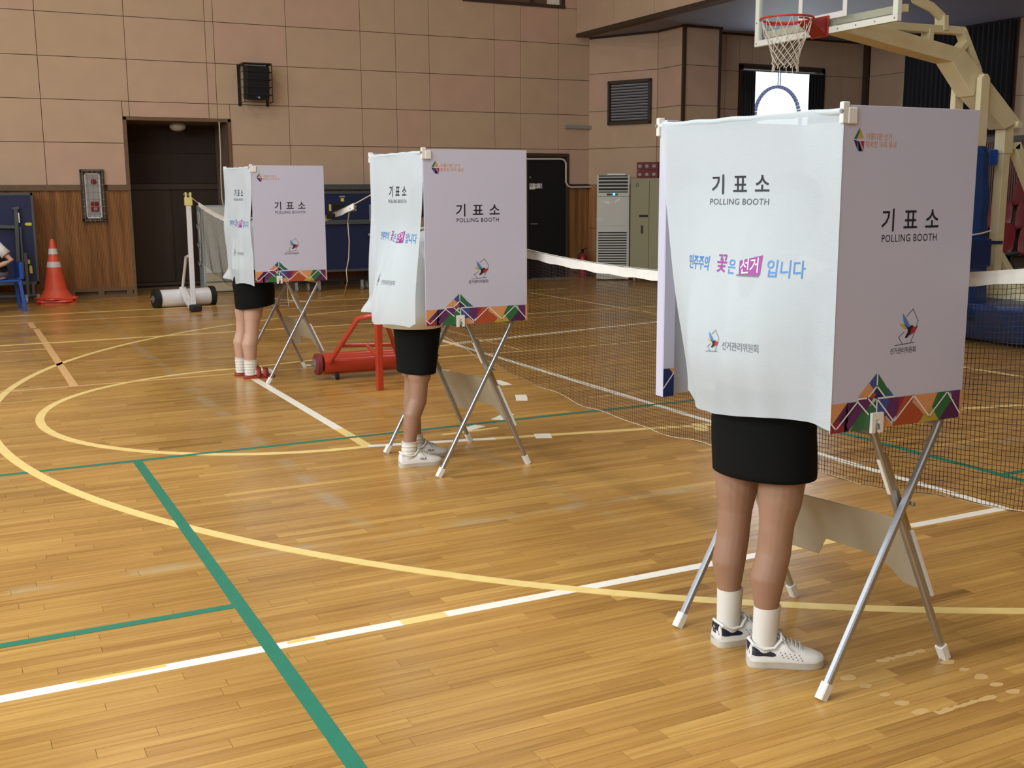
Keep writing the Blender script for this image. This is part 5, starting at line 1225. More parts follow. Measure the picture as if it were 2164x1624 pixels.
def shoe(parent, T, heel, yaw, L=0.25, style='sneaker', m=None):
    """heel local point on the floor, yaw local direction of the toe"""
    f = Vector((math.cos(yaw), math.sin(yaw), 0)); sd = Vector((-f.y, f.x, 0)); h0 = Vector(heel); m = m or M_shoe
    def P(a, b, z): return T(h0+f*a*L+sd*b+Vector((0, 0, z)))
    prof = [(-0.01, .020), (0.015, .032), (0.08, .040), (0.2, .042), (0.35, .041), (0.5, .043), (0.65, .048), (0.78, .049), (0.88, .043), (0.95, .031), (0.99, .015)]
    def outline(g, z): 
        r = [P(a, w+g, z) for a, w in prof]+[P(1.0+g*2, 0, z)]+[P(a, -w-g, z) for a, w in prof[::-1]]
        return r
    sole = MB(); sole.loft([outline(0.0015, 0.0), outline(0.004, 0.006), outline(0.0035, 0.022), outline(0.0045, 0.024), outline(0.001, 0.029)]); so = sole.build('sole', M_sole, parent, smooth=True)
    # upper as cross sections along the foot
    secs = [(-0.01, .022, .066), (0.02, .034, .082), (0.10, .040, .074), (0.20, .042, .064), (0.32, .042, .066), (0.42, .042, .090), (0.52, .044, .084), (0.64, .047, .068), (0.76, .047, .055), (0.86, .042, .047), (0.94, .031, .040), (0.985, .016, .034)]
    rings = []
    for a, w, h in secs:
        r = []
        for k in range(15):
            th_ = math.pi*k/14; r.append(P(a, w*math.copysign(abs(math.cos(th_))**0.75, math.cos(th_)), 0.024+(h-0.024)*math.sin(th_)**0.8))
        r.append(P(a, -w*0.9, 0.022)); r.append(P(a, w*0.9, 0.022)); rings.append(r)
    up = MB(); up.loft(rings); uo = up.build('shoe_upper', m, parent, smooth=True)
    # padded collar round the ankle
    col = [P(0.0, 0, .088), P(0.05, .033, .080), P(0.18, .0395, .067), P(0.32, .0385, .070), P(0.42, .026, .094), P(0.43, 0, .104), P(0.42, -.026, .094), P(0.32, -.0385, .070), P(0.18, -.0395, .067), P(0.05, -.033, .080)]
    MB().tube(col, 0.0050, 8, closed=True).build('collar', m, uo, smooth=True)
    # tongue and laces
    tg = MB(); tg.loft([[P(0.40, .018, .094), P(0.40, -.018, .094), P(0.41, -.018, .088), P(0.41, .018, .088)], [P(0.36, .020, .112), P(0.36, -.020, .112), P(0.37, -.020, .104), P(0.37, .020, .104)]]); tg.build('tongue', m, uo, bevel=0.002)
    lc = MB()
    for k in range(5):
        a = 0.44+k*0.055; z = 0.0945-k*0.0060
        lc.tube([P(a, .026, z-.012), P(a+.012, .012, z), P(a+.02, -.012, z), P(a+.03, -.026, z-.014)], 0.0026, 5); lc.tube([P(a, -.026, z-.012), P(a+.012, -.012, z+.002), P(a+.02, .012, z+.002), P(a+.03, .026, z-.014)], 0.0026, 5)
    lc.tube([P(.43, 0, .100), P(.45, -.03, .092), P(.50, -.044, .074), P(.56, -.048, .062)], 0.0024, 5); lc.tube([P(.43, 0, .100), P(.46, .03, .092), P(.52, .046, .070)], 0.0024, 5)
    lc.tube([P(.43, 0, .101), P(.40, -.02, .114), P(.45, -.038, .102), P(.44, 0, .101), P(.40, .02, .114), P(.46, .038, .102), P(.44, 0, .101)], 0.0022, 5)
    lc.build('laces', M_lace, uo, smooth=True)
    def wrap(aw, z, sgn, push=0.0012):      # point on the side of the upper
        for (a0, w0, h0_), (a1, w1, h1) in zip(secs[:-1], secs[1:]):
            if a0 <= aw <= a1:
                q = (aw-a0)/(a1-a0); w = w0+(w1-w0)*q; h = h0_+(h1-h0_)*q; break
        zz = min(1, max(0, (z-0.024)/(h-0.024))); th_ = math.asin(min(1, zz**(1/0.8))); return P(aw, sgn*(w*max(0.0, math.cos(th_))**0.75+push), z)
    if style == 'navy_heel':
        for sg_ in (-1, 1):
            tabm = MB(); us = [0.0, 0.04, 0.08, 0.13, 0.18, 0.24, 0.30, 0.34]; lo = [.046, .044, .042, .042, .043, .042, .041, .044]; hi = [.064, .078, .072, .066, .062, .058, .054, .050]
            vs = []; fs = []
            for a, l_, h_ in zip(us, lo, hi):
                for q in range(4): vs.append(wrap(a, l_+(h_-l_)*q/3, sg_))
            for i in range(len(us)-1):
                for q in range(3): fs.append((i*4+q, (i+1)*4+q, (i+1)*4+q+1, i*4+q+1))
            tabm.add(vs, fs); tabm.build('heel_tab', M_navy, uo, smooth=True, label='navy heel tab')
        hb = MB(); hb.loft([[P(-0.006, .020, z), P(-0.012, .008, z), P(-0.012, -.008, z), P(-0.006, -.020, z), P(0.03, -.018, z), P(0.03, .018, z)] for z in (.046, .060, .080)]); hb.build('heel_tab', M_navy, uo, bevel=0.002, label='navy heel tab')
        tf = MB()
        for ang, ln in ((-0.7, .012), (0, .016), (0.7, .012)):
            dx, dz = math.sin(ang), math.cos(ang); c = (0, .062)
            pts = [(0, 0), (dx*ln*.5-dz*.0035, dz*ln*.5+dx*.0035), (dx*ln, dz*ln), (dx*ln*.5+dz*.0035, dz*ln*.5-dx*.0035)]
            tf.add([P(-0.0145-0.0, q[0], c[1]+q[1]) for q in pts], [(0, 1, 2, 3)])
        for k in range(2): tf.add([P(-0.0145, -.009, .058-k*.004), P(-0.0145, .009, .058-k*.004), P(-0.0145, .009, .0565-k*.004), P(-0.0145, -.009, .0565-k*.004)], [(0, 1, 2, 3)])
        tf.build('heel_mark', M_louver, uo, recalc=False, label='small grey three-leaf mark')
        pf = MB()
        for r_ in range(3):
            for k in range(5):
                for sg_ in (-1, 1):
                    q = wrap(0.40+k*0.06+r_*0.02, 0.056-r_*0.008-k*0.002, sg_, 0.0015); pf.box(q, (0.0022, 0.0022, 0.0022))
        pf.build('perforations', M_hair, uo)
    if style == 'lettered':
        vs, fs = glyphs('FILA', 0.020, bold=0.012)
        mb = MB(); mb.add([wrap(0.52+x/L, 0.046+y*0.8, -1, 0.0022) for x, y in vs], fs); mb.build('lettering', M_navy, uo, recalc=False)
    return uo
def sock(parent, T, ankle, top, r0, r1, z1, slouch=False):
    mb = MB(); rs = []; a = Vector(ankle); b = Vector(top); n = 14
    rings = []
    for k in range(n+1):
        q = k/n; c = a.lerp(b, q); r = r0+(r1-r0)*q + (0.0025*math.sin(k*2.4) if slouch else 0)
        rr = []
        for j in range(48):
            t_ = 2*math.pi*j/48; g = r*(1+(0.010 if not slouch else 0)*(1 if j % 2 else -1)); rr.append(T(c+Vector((g*math.cos(t_)*1.08, g*math.sin(t_), 0))))
        rings.append(rr)
    mb.loft(rings, cap=True); 
    return mb.build('sock', M_sock, parent, smooth=True)

def voter(label, base, heading, P):
    T = Fig(base, heading); t = thing('person', label, 'person', base)
    S = P.get('S', 1.0); m = P['skin']
    mb = MB()
    hips = {}
    for sgn, leg in ((-1, P['near']), (1, P['far'])):
        ak, kn, hm, hp = [Vector(q) for q in leg]       # ankle, knee, hem, hip (local)
        r = P['lr']
        cm_ = ak.lerp(kn, 0.62)+Vector((-0.014, 0, 0)); cl = ak.lerp(kn, 0.30)+Vector((-0.004, 0, 0))
        mb.tube([T(ak-Vector((0, 0, 0.05))), T(ak), T(cl), T(cm_), T(kn-Vector((0.004, 0, .05))), T(kn), T(kn+Vector((0.004, 0, .05))), T(kn.lerp(hm, .6)), T(hm), T(hm.lerp(hp, .5)), T(hp)],
                [r[0], r[0], r[1], r[2], r[3], r[3]*1.0, r[3]*1.03, r[4]*.93, r[4], r[5], r[5]], 18)
        # foot
        yw = leg_yaw = P['toe'][0 if sgn < 0 else 1]; fd = Vector((math.cos(yw), math.sin(yw), 0))
        mb.tube([T(ak+Vector((0, 0, -.0))-fd*.02-Vector((0, 0, .03))), T(ak-Vector((0, 0, .045))+fd*.05), T(Vector((ak.x, ak.y, .045))+fd*.12), T(Vector((ak.x, ak.y, .034))+fd*.165)], [.020, .014, .010, .006], 12)
    W_, D_ = P['hipw'], P['hipd']; hx = P['hx']
    tor = [((hx[0], 0, .72), D_*.40, W_*.42), ((hx[0], 0, .80), D_*.48, W_*.49), ((hx[1], 0, .90), D_*.46, W_*.46), ((hx[2], 0, 1.0), .085, .125), ((hx[3], 0, 1.10), .095, .138), ((hx[4], 0, 1.20), .100, .150), ((hx[5], 0, 1.28), .085, .165), ((hx[5], 0, 1.32), .060, .120), ((hx[6], 0, 1.35), .05, .055), ((hx[6]+.01, 0, 1.42), .046, .048)]
    mb.loft([[T(p) for p in ring(c, rx, ry, 24)] for c, rx, ry in tor])
    hc = Vector((hx[6]+.035, 0, 1.475)); fw = Vector((1, 0, -0.35)).normalized()
    head_geo(mb, T, hc, fw)
    sh = [Vector((hx[5], s_*.165, 1.275)) for s_ in (-1, 1)]
    for s_, s0, el, wr in ((-1, sh[0], P['el'][0], P['wr'][0]), (1, sh[1], P['el'][1], P['wr'][1])):
        el, wr = Vector(el), Vector(wr)
        mb.tube([T(s0-Vector((0, s_*.03, 0))), T(s0), T(s0.lerp(el, .5)), T(el), T(el.lerp(wr, .3)), T(wr)], [.048, .046, .040, .034, .033, .023], 12)
        hand(mb, T, wr, (el.lerp(wr, 2)-wr), (0, 0, 1), -s_ if True else s_)
    remeshed(mb, 'body', m, t, 0.0055, 5)
    face_bits(T, hc, fw, t); hair_geo(T, hc, fw, t, P.get('tail', .2))
    # skirt
    sk = MB(); rings = [ring(c, rx, ry, 40, tilt=tl) for c, rx, ry, tl in P['skirt']]
    inner = [ring(c, rx-.006, ry-.006, 40, tilt=tl) for c, rx, ry, tl in P['skirt'][:1]]
    sk.loft([[T(p) for p in r] for r in (rings+[])], cap=False)
    o = sk.build('skirt', M_skirt, t, smooth=True); s = o.modifiers.new('solid', 'SOLIDIFY'); s.thickness = 0.004; s.offset = 1
    # shirt with short sleeves
    hem = P['shirt']
    srt = MB(); gp = lambda z: .014+.030*max(0, min(1, (1.12-z)/.25)); rr = [(hem[0], hem[1], hem[2])]+[((c[0]-gp(c[2])*.4, c[1], c[2]), rx+gp(c[2])*1.5, ry+gp(c[2])*1.3) for c, rx, ry in tor if c[2] > hem[0][2]+.05 and c[2] < 1.34]
    for c, rx, ry in rr[:]: pass
    srt.loft([[T(p) for p in ring(c, rx, ry, 36)] for c, rx, ry in rr], cap=False)
    for s_, s0, el in ((-1, sh[0], P['el'][0]), (1, sh[1], P['el'][1])):
        el = Vector(el); srt.tube([T(s0+Vector((0, -s_*.05, .012))), T(s0+Vector((0, 0, .004))), T(s0.lerp(el, .35)), T(s0.lerp(el, .62))], [.060, .062, .060, .066], 20, cap=False)
    o = srt.build('shirt', M_shirt, t, smooth=True); s = o.modifiers.new('solid', 'SOLIDIFY'); s.thickness = 0.003; s.offset = 1
    MB().tube([T(p) for p in ring((hx[6], 0, 1.355), .062, .066, 24)], .009, 8, closed=True).build('collar', M_shirt, t, smooth=True)
    # socks and footwear
    for i, leg in enumerate((P['near'], P['far'])):
        ak = Vector(leg[0]); kn = Vector(leg[1]); z1 = P['sockz']; q = (z1-ak.z)/(kn.z-ak.z)
        yw = P['toe'][i]; fd = Vector((math.cos(yw), math.sin(yw), 0))
        rt_ = P['lr'][0]+(P['lr'][1]-P['lr'][0])*min(1, q/.30); sock(t, T, ak-Vector((0, 0, .045)), ak.lerp(kn, q), P['lr'][0]+.005, rt_+.005, z1, P.get('slouch', False))
        heel = Vector((ak.x, ak.y, 0))-fd*.050
        if P['shoe'] == 'slipper':
            f2 = MB(); f2.tube([T(Vector((ak.x, ak.y, .05))-fd*.045), T(Vector((ak.x, ak.y, .05))), T(Vector((ak.x, ak.y, .058))+fd*.07), T(Vector((ak.x, ak.y, .048))+fd*.14), T(Vector((ak.x, ak.y, .042))+fd*.195)], [.026, .034, .036, .034, .018], 16)
            f2.build('sock_foot', M_sock, t, smooth=True)
            sd = Vector((-fd.y, fd.x, 0))
            def Pp(a, b, z): return T(heel+fd*a+sd*b+Vector((0, 0, z)))
            prof = [(-.01, .018), (.0, .030), (.05, .037), (.12, .037), (.18, .043), (.22, .040), (.245, .028), (.255, .012)]
            def ol(g, z): return [Pp(a, w+g, z) for a, w in prof]+[Pp(a, -w-g, z) for a, w in prof[::-1]]
            so = MB(); so.loft([ol(0, 0), ol(.002, .004), ol(.002, .020), ol(-.001, .024)]); so.build('slipper_sole', M_slip, t, smooth=True)
            for a0, a1 in ((.095, .135), (.150, .195)):
                st = MB(); rings = []
                for a in (a0, (a0+a1)/2, a1):
                    rings.append([Pp(a, .045*math.cos(math.pi*k/10), .018+(.078-.12*(a-.095))*math.sin(math.pi*k/10)**.8) for k in range(11)])
                st.loft(rings, cap=False); st.build('slipper_strap', M_slip, t, smooth=True, solid=.005)
            MB().ell(Pp(.145, -.032, .070), (.012, .008, .010), 12, 8, T.R).build('strap_badge', M_yplast, t, smooth=True)
        else:
            shoe(t, T, heel, yw, .25, P['shoe'])
    return t

Z = 0.0
voter('person in a black skirt and ribbed white socks standing behind the nearest booth curtain', (2.34, 2.80, 0), 0.0, dict(
    skin=M_skin1, near=[(-.05, -.10, .075), (-.015, -.10, .43), (.01, -.095, .62), (.0, -.085, .80)], far=[(-.048, .09, .075), (-.03, .095, .43), (-.022, .095, .62), (.0, .085, .80)],
    toe=(math.radians(-30), math.radians(-8)), lr=[.031, .037, .057, .056, .076, .088], hipw=.36, hipd=.24, hx=[.0, .0, .01, .02, .03, .04, .06], el=[(.16, -.20, 1.04), (.16, .20, 1.04)], wr=[(.32, -.10, .93), (.33, .10, .93)],
    skirt=[((0.0, 0, .96), .12, .165, (0, 0)), ((0.0, 0, .88), .135, .185, (0, 0)), ((.0, 0, .80), .142, .196, (0, 0)), ((.005, 0, .72), .142, .200, (0, -.01)), ((.01, 0, .645), .140, .200, (0, -.03)), ((.01, 0, .627), .139, .199, (0, -.03))],
    shirt=((0.0, 0, .93), .135, .185), sockz=.20, sr=(.039, .041), shoe='navy_heel', tail=.22))
voter('person in an untucked white shirt and black pencil skirt at the middle booth', (2.35, 5.87, 0), 0.0, dict(
    skin=M_skin1, near=[(-.11, -.095, .075), (-.035, -.09, .43), (-.02, -.08, .56), (.0, -.075, .80)], far=[(.01, .08, .075), (.0, .08, .43), (.0, .08, .56), (.0, .075, .80)],
    toe=(math.radians(-6), math.radians(-4)), lr=[.034, .040, .052, .052, .070, .085], hipw=.33, hipd=.22, hx=[.0, .0, .0, .0, .01, .015, .03], el=[(.12, -.22, 1.02), (.14, .20, 1.04)], wr=[(.30, -.12, .93), (.31, .10, .93)],
    skirt=[((0.0, 0, .96), .115, .155, (0, 0)), ((0.0, 0, .86), .128, .172, (0, 0)), ((.0, 0, .78), .125, .172, (0, 0)), ((-.005, 0, .66), .110, .170, (0, 0)), ((-.01, 0, .55), .100, .165, (0, .0)), ((-.01, 0, .535), .099, .164, (0, .0))],
    shirt=((-.03, 0, .80), .160, .20), sockz=.145, sr=(.038, .040), shoe='lettered', slouch=True, tail=.12))
voter('person in a short black skirt and red slippers at the farthest booth', (2.27, 9.38, 0), 0.0, dict(
    skin=M_skin3, near=[(-.085, -.08, .075), (-.055, -.08, .43), (-.03, -.075, .62), (.0, -.075, .80)], far=[(-.12, .10, .075), (-.09, .09, .43), (-.07, .085, .62), (.0, .08, .80)],
    toe=(math.radians(-4), math.radians(-10)), lr=[.038, .052, .066, .060, .082, .092], hipw=.37, hipd=.27, hx=[.01, .0, -.01, .0, .0, .01, .03], el=[(.14, -.21, 1.03), (.14, .21, 1.03)], wr=[(.30, -.12, .93), (.31, .10, .93)],
    skirt=[((-.02, 0, .96), .125, .165, (0, 0)), ((-.015, 0, .88), .150, .190, (0, 0)), ((-.01, 0, .80), .165, .205, (0.05, 0)), ((.0, 0, .72), .165, .205, (.10, 0)), ((.0, 0, .63), .160, .205, (.14, 0)), ((.0, 0, .615), .159, .204, (.14, 0))],
    shirt=((-.02, 0, .93), .15, .19), sockz=.160, sr=(.040, .044), shoe='slipper', slouch=True, tail=.25))

# ---------------- seated person and blue chair at the left edge
def chair():
    t = thing('plastic_chair', 'blue moulded plastic chair at the left edge of the hall', 'chair', (.50, 16.55, 0))
    cx, cy = .56, 16.60; hd = math.radians(186); f = Vector((math.cos(hd), math.sin(hd), 0)); s = Vector((-f.y, f.x, 0))
    def P(a, b, z): return Vector((cx, cy, 0))+f*a+s*b+Vector((0, 0, z))
    st = MB(); st.loft([[P(a, b, z) for a, b in ((-.22, -.21), (.20, -.23), (.24, -.20), (.24, .20), (.20, .23), (-.22, .21))] for z in (.405, .43)]); st.build('seat', M_bluechair, t, bevel=.008)
    MB().loft([[P(.20, -.22, .35), P(.20, .22, .35), P(.235, .21, .41), P(.235, -.21, .41)], [P(.21, -.22, .35), P(.21, .22, .35), P(.245, .21, .41), P(.245, -.21, .41)]]).build('front_apron', M_bluechair, t)
    for a in (-.20, .19):
        for b in (-.19, .19):
            mb = MB(); mb.bar(P(a*1.18, b*1.2, 0), P(a, b, .41), .045, .04, up=(0, 1, 0)); mb.build('leg', M_bluechair, t, bevel=.006)
    bk = MB()
    bk.loft([[P(-.20-q, b, z) for b, q in ((-.20, .0), (-.1, .025), (0, .035), (.1, .025), (.20, .0), (.20, .045), (.1, .070), (0, .080), (-.1, .070), (-.20, .045))] for z in (.44, .52, .60, .66)])
    bk.build('backrest', M_bluechair, t, smooth=True)
    return P
CP = chair()
def seated():
    T = Fig((.47, 16.60, 0), math.radians(192)); base = (.47, 16.60, 0)
    t = thing('person', 'person in white shirt and dark vest seated on the blue chair, hand on knee', 'person', base)
    mb = MB()
    for s_ in (-1, 1):
        mb.tube([T((-.02, s_*.09, .50)), T((.18, s_*.10, .52)), T((.42, s_*.10, .50)), T((.46, s_*.10, .46)), T((.44, s_*.11, .34)), T((.42, s_*.12, .20)), T((.42, s_*.12, .09))], [.085, .080, .062, .058, .056, .044, .036], 16)
        mb.tube([T((.40, s_*.12, .07)), T((.48, s_*.125, .05)), T((.58, s_*.13, .035))], [.034, .032, .022], 10)
    tor = [((-.04, 0, .44), .12, .17), ((-.04, 0, .54), .125, .17), ((-.04, 0, .66), .10, .135), ((-.02, 0, .80), .105, .15), ((0, 0, .92), .10, .165), ((0, 0, .98), .06, .12), ((.02, 0, 1.01), .05, .052), ((.03, 0, 1.07), .046, .048)]
    mb.loft([[T(p) for p in ring(c, rx, ry, 24)] for c, rx, ry in tor])
    hc = Vector((.055, 0, 1.14)); fw = Vector((1, 0, -.1)).normalized(); head_geo(mb, T, hc, fw)
    arms = {}
    for s_, el, wr in ((1, (-.17, .27, .70), (.08, .20, .585)), (-1, (.05, -.25, .67), (.26, -.10, .60))):
        s0 = Vector((0, s_*.165, .925)); el = Vector(el); wr = Vector(wr); arms[s_] = (s0, el)
        mb.tube([T(s0-Vector((0, s_*.03, 0))), T(s0), T(s0.lerp(el, .5)), T(el), T(el.lerp(wr, .35)), T(wr)], [.048, .046, .040, .035, .034, .024], 12)
        hand(mb, T, wr, wr-el+Vector((0, 0, -.05)), (0, 0, 1), -s_)
    remeshed(mb, 'body', M_skin3, t, .0055, 4); face_bits(T, hc, fw, t); hair_geo(T, hc, fw, t, .30)
    v = MB(); v.loft([[T(p) for p in ring(c, rx+.014, ry+.012, 30)] for c, rx, ry in tor[1:6]], cap=False); v.build('vest', M_vest, t, smooth=True, solid=.004)
    for s_ in (-1, 1):
        sh_ = MB()
        s0, el = arms[s_]; sh_.tube([T(s0+Vector((0, -s_*.045, .01))), T(s0), T(s0.lerp(el, .35)), T(s0.lerp(el, .68))], [.062, .066, .064, .070], 18, cap=False)
        sh_.build('shirt_sleeve', M_shirt, t, smooth=True, solid=.004)
    sk = MB(); sk.loft([[T((x, y, z)) for (y, z) in [(q*.205*w, .50+h*u) for q, u in ((-1, 0), (-.8, .7), (-.4, 1), (0, .9), (.4, 1), (.8, .7), (1, 0), (.7, -.75), (0, -.8), (-.7, -.75))]] for x, w, h in ((-.14, .75, .09), (-.02, 1.0, .10), (.15, 1.0, .095), (.26, 1.0, .085))], cap=False)
    sk.build('skirt', mat('grey_check_cloth', (120, 122, 128), .85, var=.2, vscale=60), t, smooth=True, solid=.004)
    for s_ in (-1, 1):
        sock(t, T, Vector((.42, s_*.12, .04)), Vector((.42, s_*.12, .15)), .038, .041, .15)
        shoe(t, T, Vector((.36, s_*.12, 0)), s_*.08, .24, 'plain')
seated()

# ================================================================== BASKETBALL STAND
def bball():
    YC = 7.87; XB_ = 7.09
    t = thing('basketball_stand', 'cream portable basketball stand with a clear backboard, red rim and blue padded base', 'basketball stand', (10.2, YC, 0))
    zb0 = 2.93; zb1 = zb0+1.05; y0, y1 = YC-.91, YC+.91
    MB().bb((XB_+.006, y0+.03, zb0+.03), (XB_+.016, y1-.03, zb1-.03)).build('backboard_pane', M_pane, t)
    fr = MB()
    for q in ((y0, zb0, y1, zb0+.055), (y0, zb1-.055, y1, zb1), (y0, zb0+.055, y0+.055, zb1-.055), (y1-.055, zb0+.055, y1, zb1-.055)): fr.bb((XB_-.012, q[0], q[1]), (XB_+.035, q[2], q[3]))
    bf = fr.build('backboard_frame', mat('backboard_white', (232, 236, 226), .4), t, bevel=.003)
    for k in range(9):
        yy = y0+.03+k*(y1-y0-.06)/8; MB().cyl((XB_-.016, yy, zb0+.027), (XB_-.012, yy, zb0+.027), .007, 8).build('frame_bolt', M_galv, bf)
    for k in range(1, 5):
        for yy in (y0+.027, y1-.027): MB().cyl((XB_-.016, yy, zb0+k*.22), (XB_-.012, yy, zb0+k*.22), .007, 8).build('frame_bolt', M_galv, bf)
    tg = MB(); w = .31
    zt0 = 3.055
    for q in ((YC-w, zt0, YC+w, zt0+.05), (YC-w, zt0+.42, YC+w, zt0+.47), (YC-w, zt0+.05, YC-w+.05, zt0+.42), (YC+w-.05, zt0+.05, YC+w, zt0+.42)): tg.bb((XB_+.000, q[0], q[1]), (XB_+.005, q[2], q[3]))
    tg.build('target_square', M_white, t)
    bb_ = MB(); bb_.bb((XB_+.09, y0+.03, 3.015), (XB_+.14, y1-.03, 3.075)); bb_.bb((XB_+.09, y0+.03, 3.80), (XB_+.14, y1-.03, 3.86)); bb_.build('rear_bar', M_creamp, t)
    # rim
    zr = 3.045; xr_ = XB_-.395; R = .228
    MB().tube([(xr_+R*math.cos(2*math.pi*k/48), YC+R*math.sin(2*math.pi*k/48), zr) for k in range(48)], .0095, 10, closed=True).build('rim', M_rim, t, smooth=True)
    br = MB(); br.prism([(XB_-.01, YC-.11, zr+.04), (XB_-.01, YC+.11, zr+.04), (XB_-.01, YC+.11, zr-.14), (XB_-.01, YC-.11, zr-.14)], (-.012, 0, 0))
    br.prism([(XB_-.02, YC-.09, zr+.02), (XB_-.20, YC-.09, zr-.0), (XB_-.18, YC-.09, zr-.03), (XB_-.02, YC-.09, zr-.13)], (0, .18, 0))
    br.build('rim_bracket', M_rimd, t, bevel=.004)
    for sg in (-1, 1): MB().tube([(xr_+.205, YC+sg*.10, zr-.015), (xr_+.05, YC+sg*.212, zr-.02), (xr_-.05, YC+sg*.215, zr-.02)], .008, 8).build('rim_brace', M_rim, t, smooth=True)
    # net
    nt = MB(); NL = 12; rad = [.225, .185, .155, .135, .122, .116, .112, .110]; zz = [0, -.13, -.20, -.25, -.295, -.335, -.37, -.40]
    for k in range(NL):
        for s_ in (-1, 1):
            pts = []
            for j in range(8):
                a = 2*math.pi*(k+(s_*.5*j if j else 0)*1.0)/NL
                jit = .006*math.sin(k*7.3+j*3.1)
                pts.append((xr_+(rad[j]+jit)*math.cos(a), YC+(rad[j]+jit)*math.sin(a), zr-.005+zz[j]))
            nt.tube(pts, .0034, 5)
    for k in range(NL): 
        a = 2*math.pi*(k+.5)/NL; nt.tube([(xr_+.11*math.cos(a), YC+.11*math.sin(a), zr-.40), (xr_+.113*math.cos(a), YC+.112*math.sin(a), zr-.425-.03*random.random())], .004, 5)
    nt.build('hoop_net', M_netw, t)
    def C(x, y): p = onY(x, y, YC); return Vector((p.x, YC, p.z))
    # lower main beam
    def beam(name, pts_top, pts_bot, w, m=M_creamp):
        a = [C(*p) for p in pts_top]+[C(*p) for p in pts_bot[::-1]]
        mb = MB(); mb.prism([Vector((p.x, YC-w/2, p.z)) for p in a], (0, w, 0)); return mb.build(name, m, t, bevel=.006)
    ns = len('x')
    b0 = Vector((XB_+.10, YC, 3.02))
    top = [C(1811, 62), C(2020, 106)]; bot = [C(1800, 87), C(1995, 133)]
    def hull2(a, b, c, d, name, w):
        mb = MB(); mb.prism([Vector((p.x, YC-w/2, p.z)) for p in (a, b, c, d)], (0, w, 0)); mb.build(name, M_creamp, t, bevel=.006)
    hull2(Vector((XB_+.06, YC, 3.12)), C(2020, 106), C(1995, 133), Vector((XB_+.06, YC, 2.97)), 'main_beam', .20)
    hull2(C(2020, 106), C(2068, 165), C(2040, 205), C(1995, 133), 'elbow_beam', .20)
    hull2(C(2068, 165), C(2139, 257), C(2107, 274), C(2040, 200), 'rear_beam', .20)
    MB().cyl((C(2133, 265).x, YC-.13, C(2133, 265).z), (C(2133, 265).x, YC+.13, C(2133, 265).z), .035, 16).build('pivot_pin', M_creamp, t, smooth=True)
    ub = MB()
    for pa, pb in (((1811, 52), (1950, 60)), ((1950, 60), (2033, 66)), ((2033, 64), (2048, 100)), ((2046, 75), (2064, 152)), ((1956, 62), (1952, 92)), ((2036, 92), (2022, 108))):
        pass
    for pa, pb, w_ in (((1800, 50), (2033, 66), .07), ((2030, 64), (2064, 154), .06), ((1961, 62), (1958, 95), .06), ((2038, 90), (2020, 112), .06), ((1990, 66), (1990, 34), .06)):
        lk_ = globals().setdefault('_lk', [0]); lk_[0] += 1
        MB().bar(C(*pa), C(*pb), w_, .09+.006*lk_[0], up=(0, 1, 0)).build('upper_link', M_creamp, t, bevel=.004)
    e = C(1990, 36); MB().tube([e, C(1968, 15), C(1937, 0), Vector((XB_+.9, YC, 3.62)), Vector((XB_+.13, YC, 3.83))], .045, 10).build('upper_arm', M_creamp, t, smooth=True)
    # twin uprights
    xu = 9.02
    for yy, zt in ((7.725, 2.66), (8.03, 2.66)):
        mb = MB(); pf = [(xu-.055, .52), (xu+.075, .52), (xu+.065, zt-.04), (xu+.03, zt), (xu-.02, zt), (xu-.055, zt-.04)]
        mb.prism([(x, yy-.03, z) for x, z in pf], (0, .06, 0)); mb.build('upright', M_creamp, t, bevel=.006)
    # rear strut, diagonal stay
    MB().bar(C(2124, 262), C(2120, 325), .13, .12, up=(0, 1, 0)).build('rear_link', M_creamp, t, bevel=.005)
    MB().bar(C(2121, 305), C(2099, 590), .10, .10, up=(0, 1, 0)).build('rear_column', M_creamp, t, bevel=.005)
    MB().bar(C(2112, 310), C(2147, 310), .05, .10, up=(0, 1, 0)).build('rear_link', M_creamp, t)
    MB().bar(C(2143, 306), C(2205, 470), .10, .10, up=(0, 1, 0)).build('diagonal_stay', M_creamp, t, bevel=.005)
    MB().bar(C(2205, 470), Vector((11.6, YC, .5)), .10, .10, up=(0, 1, 0)).build('diagonal_stay', M_creamp, t, bevel=.005)
    MB().bar(C(2100, 520), C(2142, 590), .07, .07, up=(0, 1, 0)).build('foot_brace', M_creamp, t, bevel=.004)
    MB().bar(C(2095, 512), C(2108, 512), .03, .13, up=(0, 1, 0)).build('strap', M_dblueb, t)
    # padding round the uprights
    pd = MB(); rr = []
    for z, g in ((.30, .02), (.50, .03), (.75, .02), (1.0, .03), (1.25, .015), (1.5, .03), (1.7, .01), (1.9, .015), (1.98, -.01)):
        e = .05*(2-z)
        rr.append([(xu-.10-g, 7.68-g, z), (xu+.00, 7.665-g, z), (xu+.085+g*.5+e, 7.68-g, z), (xu+.09+g*.5+e, 8.07+g, z), (xu, 8.09+g, z), (xu-.10-g, 8.07+g, z)])
    pd.loft(rr); pd.build('upright_padding', M_blueb, t, bevel=.02)
    MB().bb((xu-.15, 7.63, .80), (xu+.17, 8.12, 1.08)).build('padding_band', M_dblueb, t, bevel=.02)
    MB().tube([(xu-.15, 7.63, 1.12), (xu, 7.625, 1.135), (xu+.15, 7.635, 1.16)], .008, 6).build('padding_strap', M_string, t, smooth=True)
    c = C(2094, 334); MB().bb((c.x-.08, YC-.05, c.z-.075), (c.x+.055, YC+.2, c.z+.085)).build('gear_cover', mat('bright_blue_cover', (40, 90, 190), .3), t, bevel=.02)
    # base
    bs = MB(); bs.bb((9.62, 7.12, .062), (11.9, 8.62, .42)); bs.build('base_box', M_creamp, t, bevel=.01)
    pd = MB(); pr = []
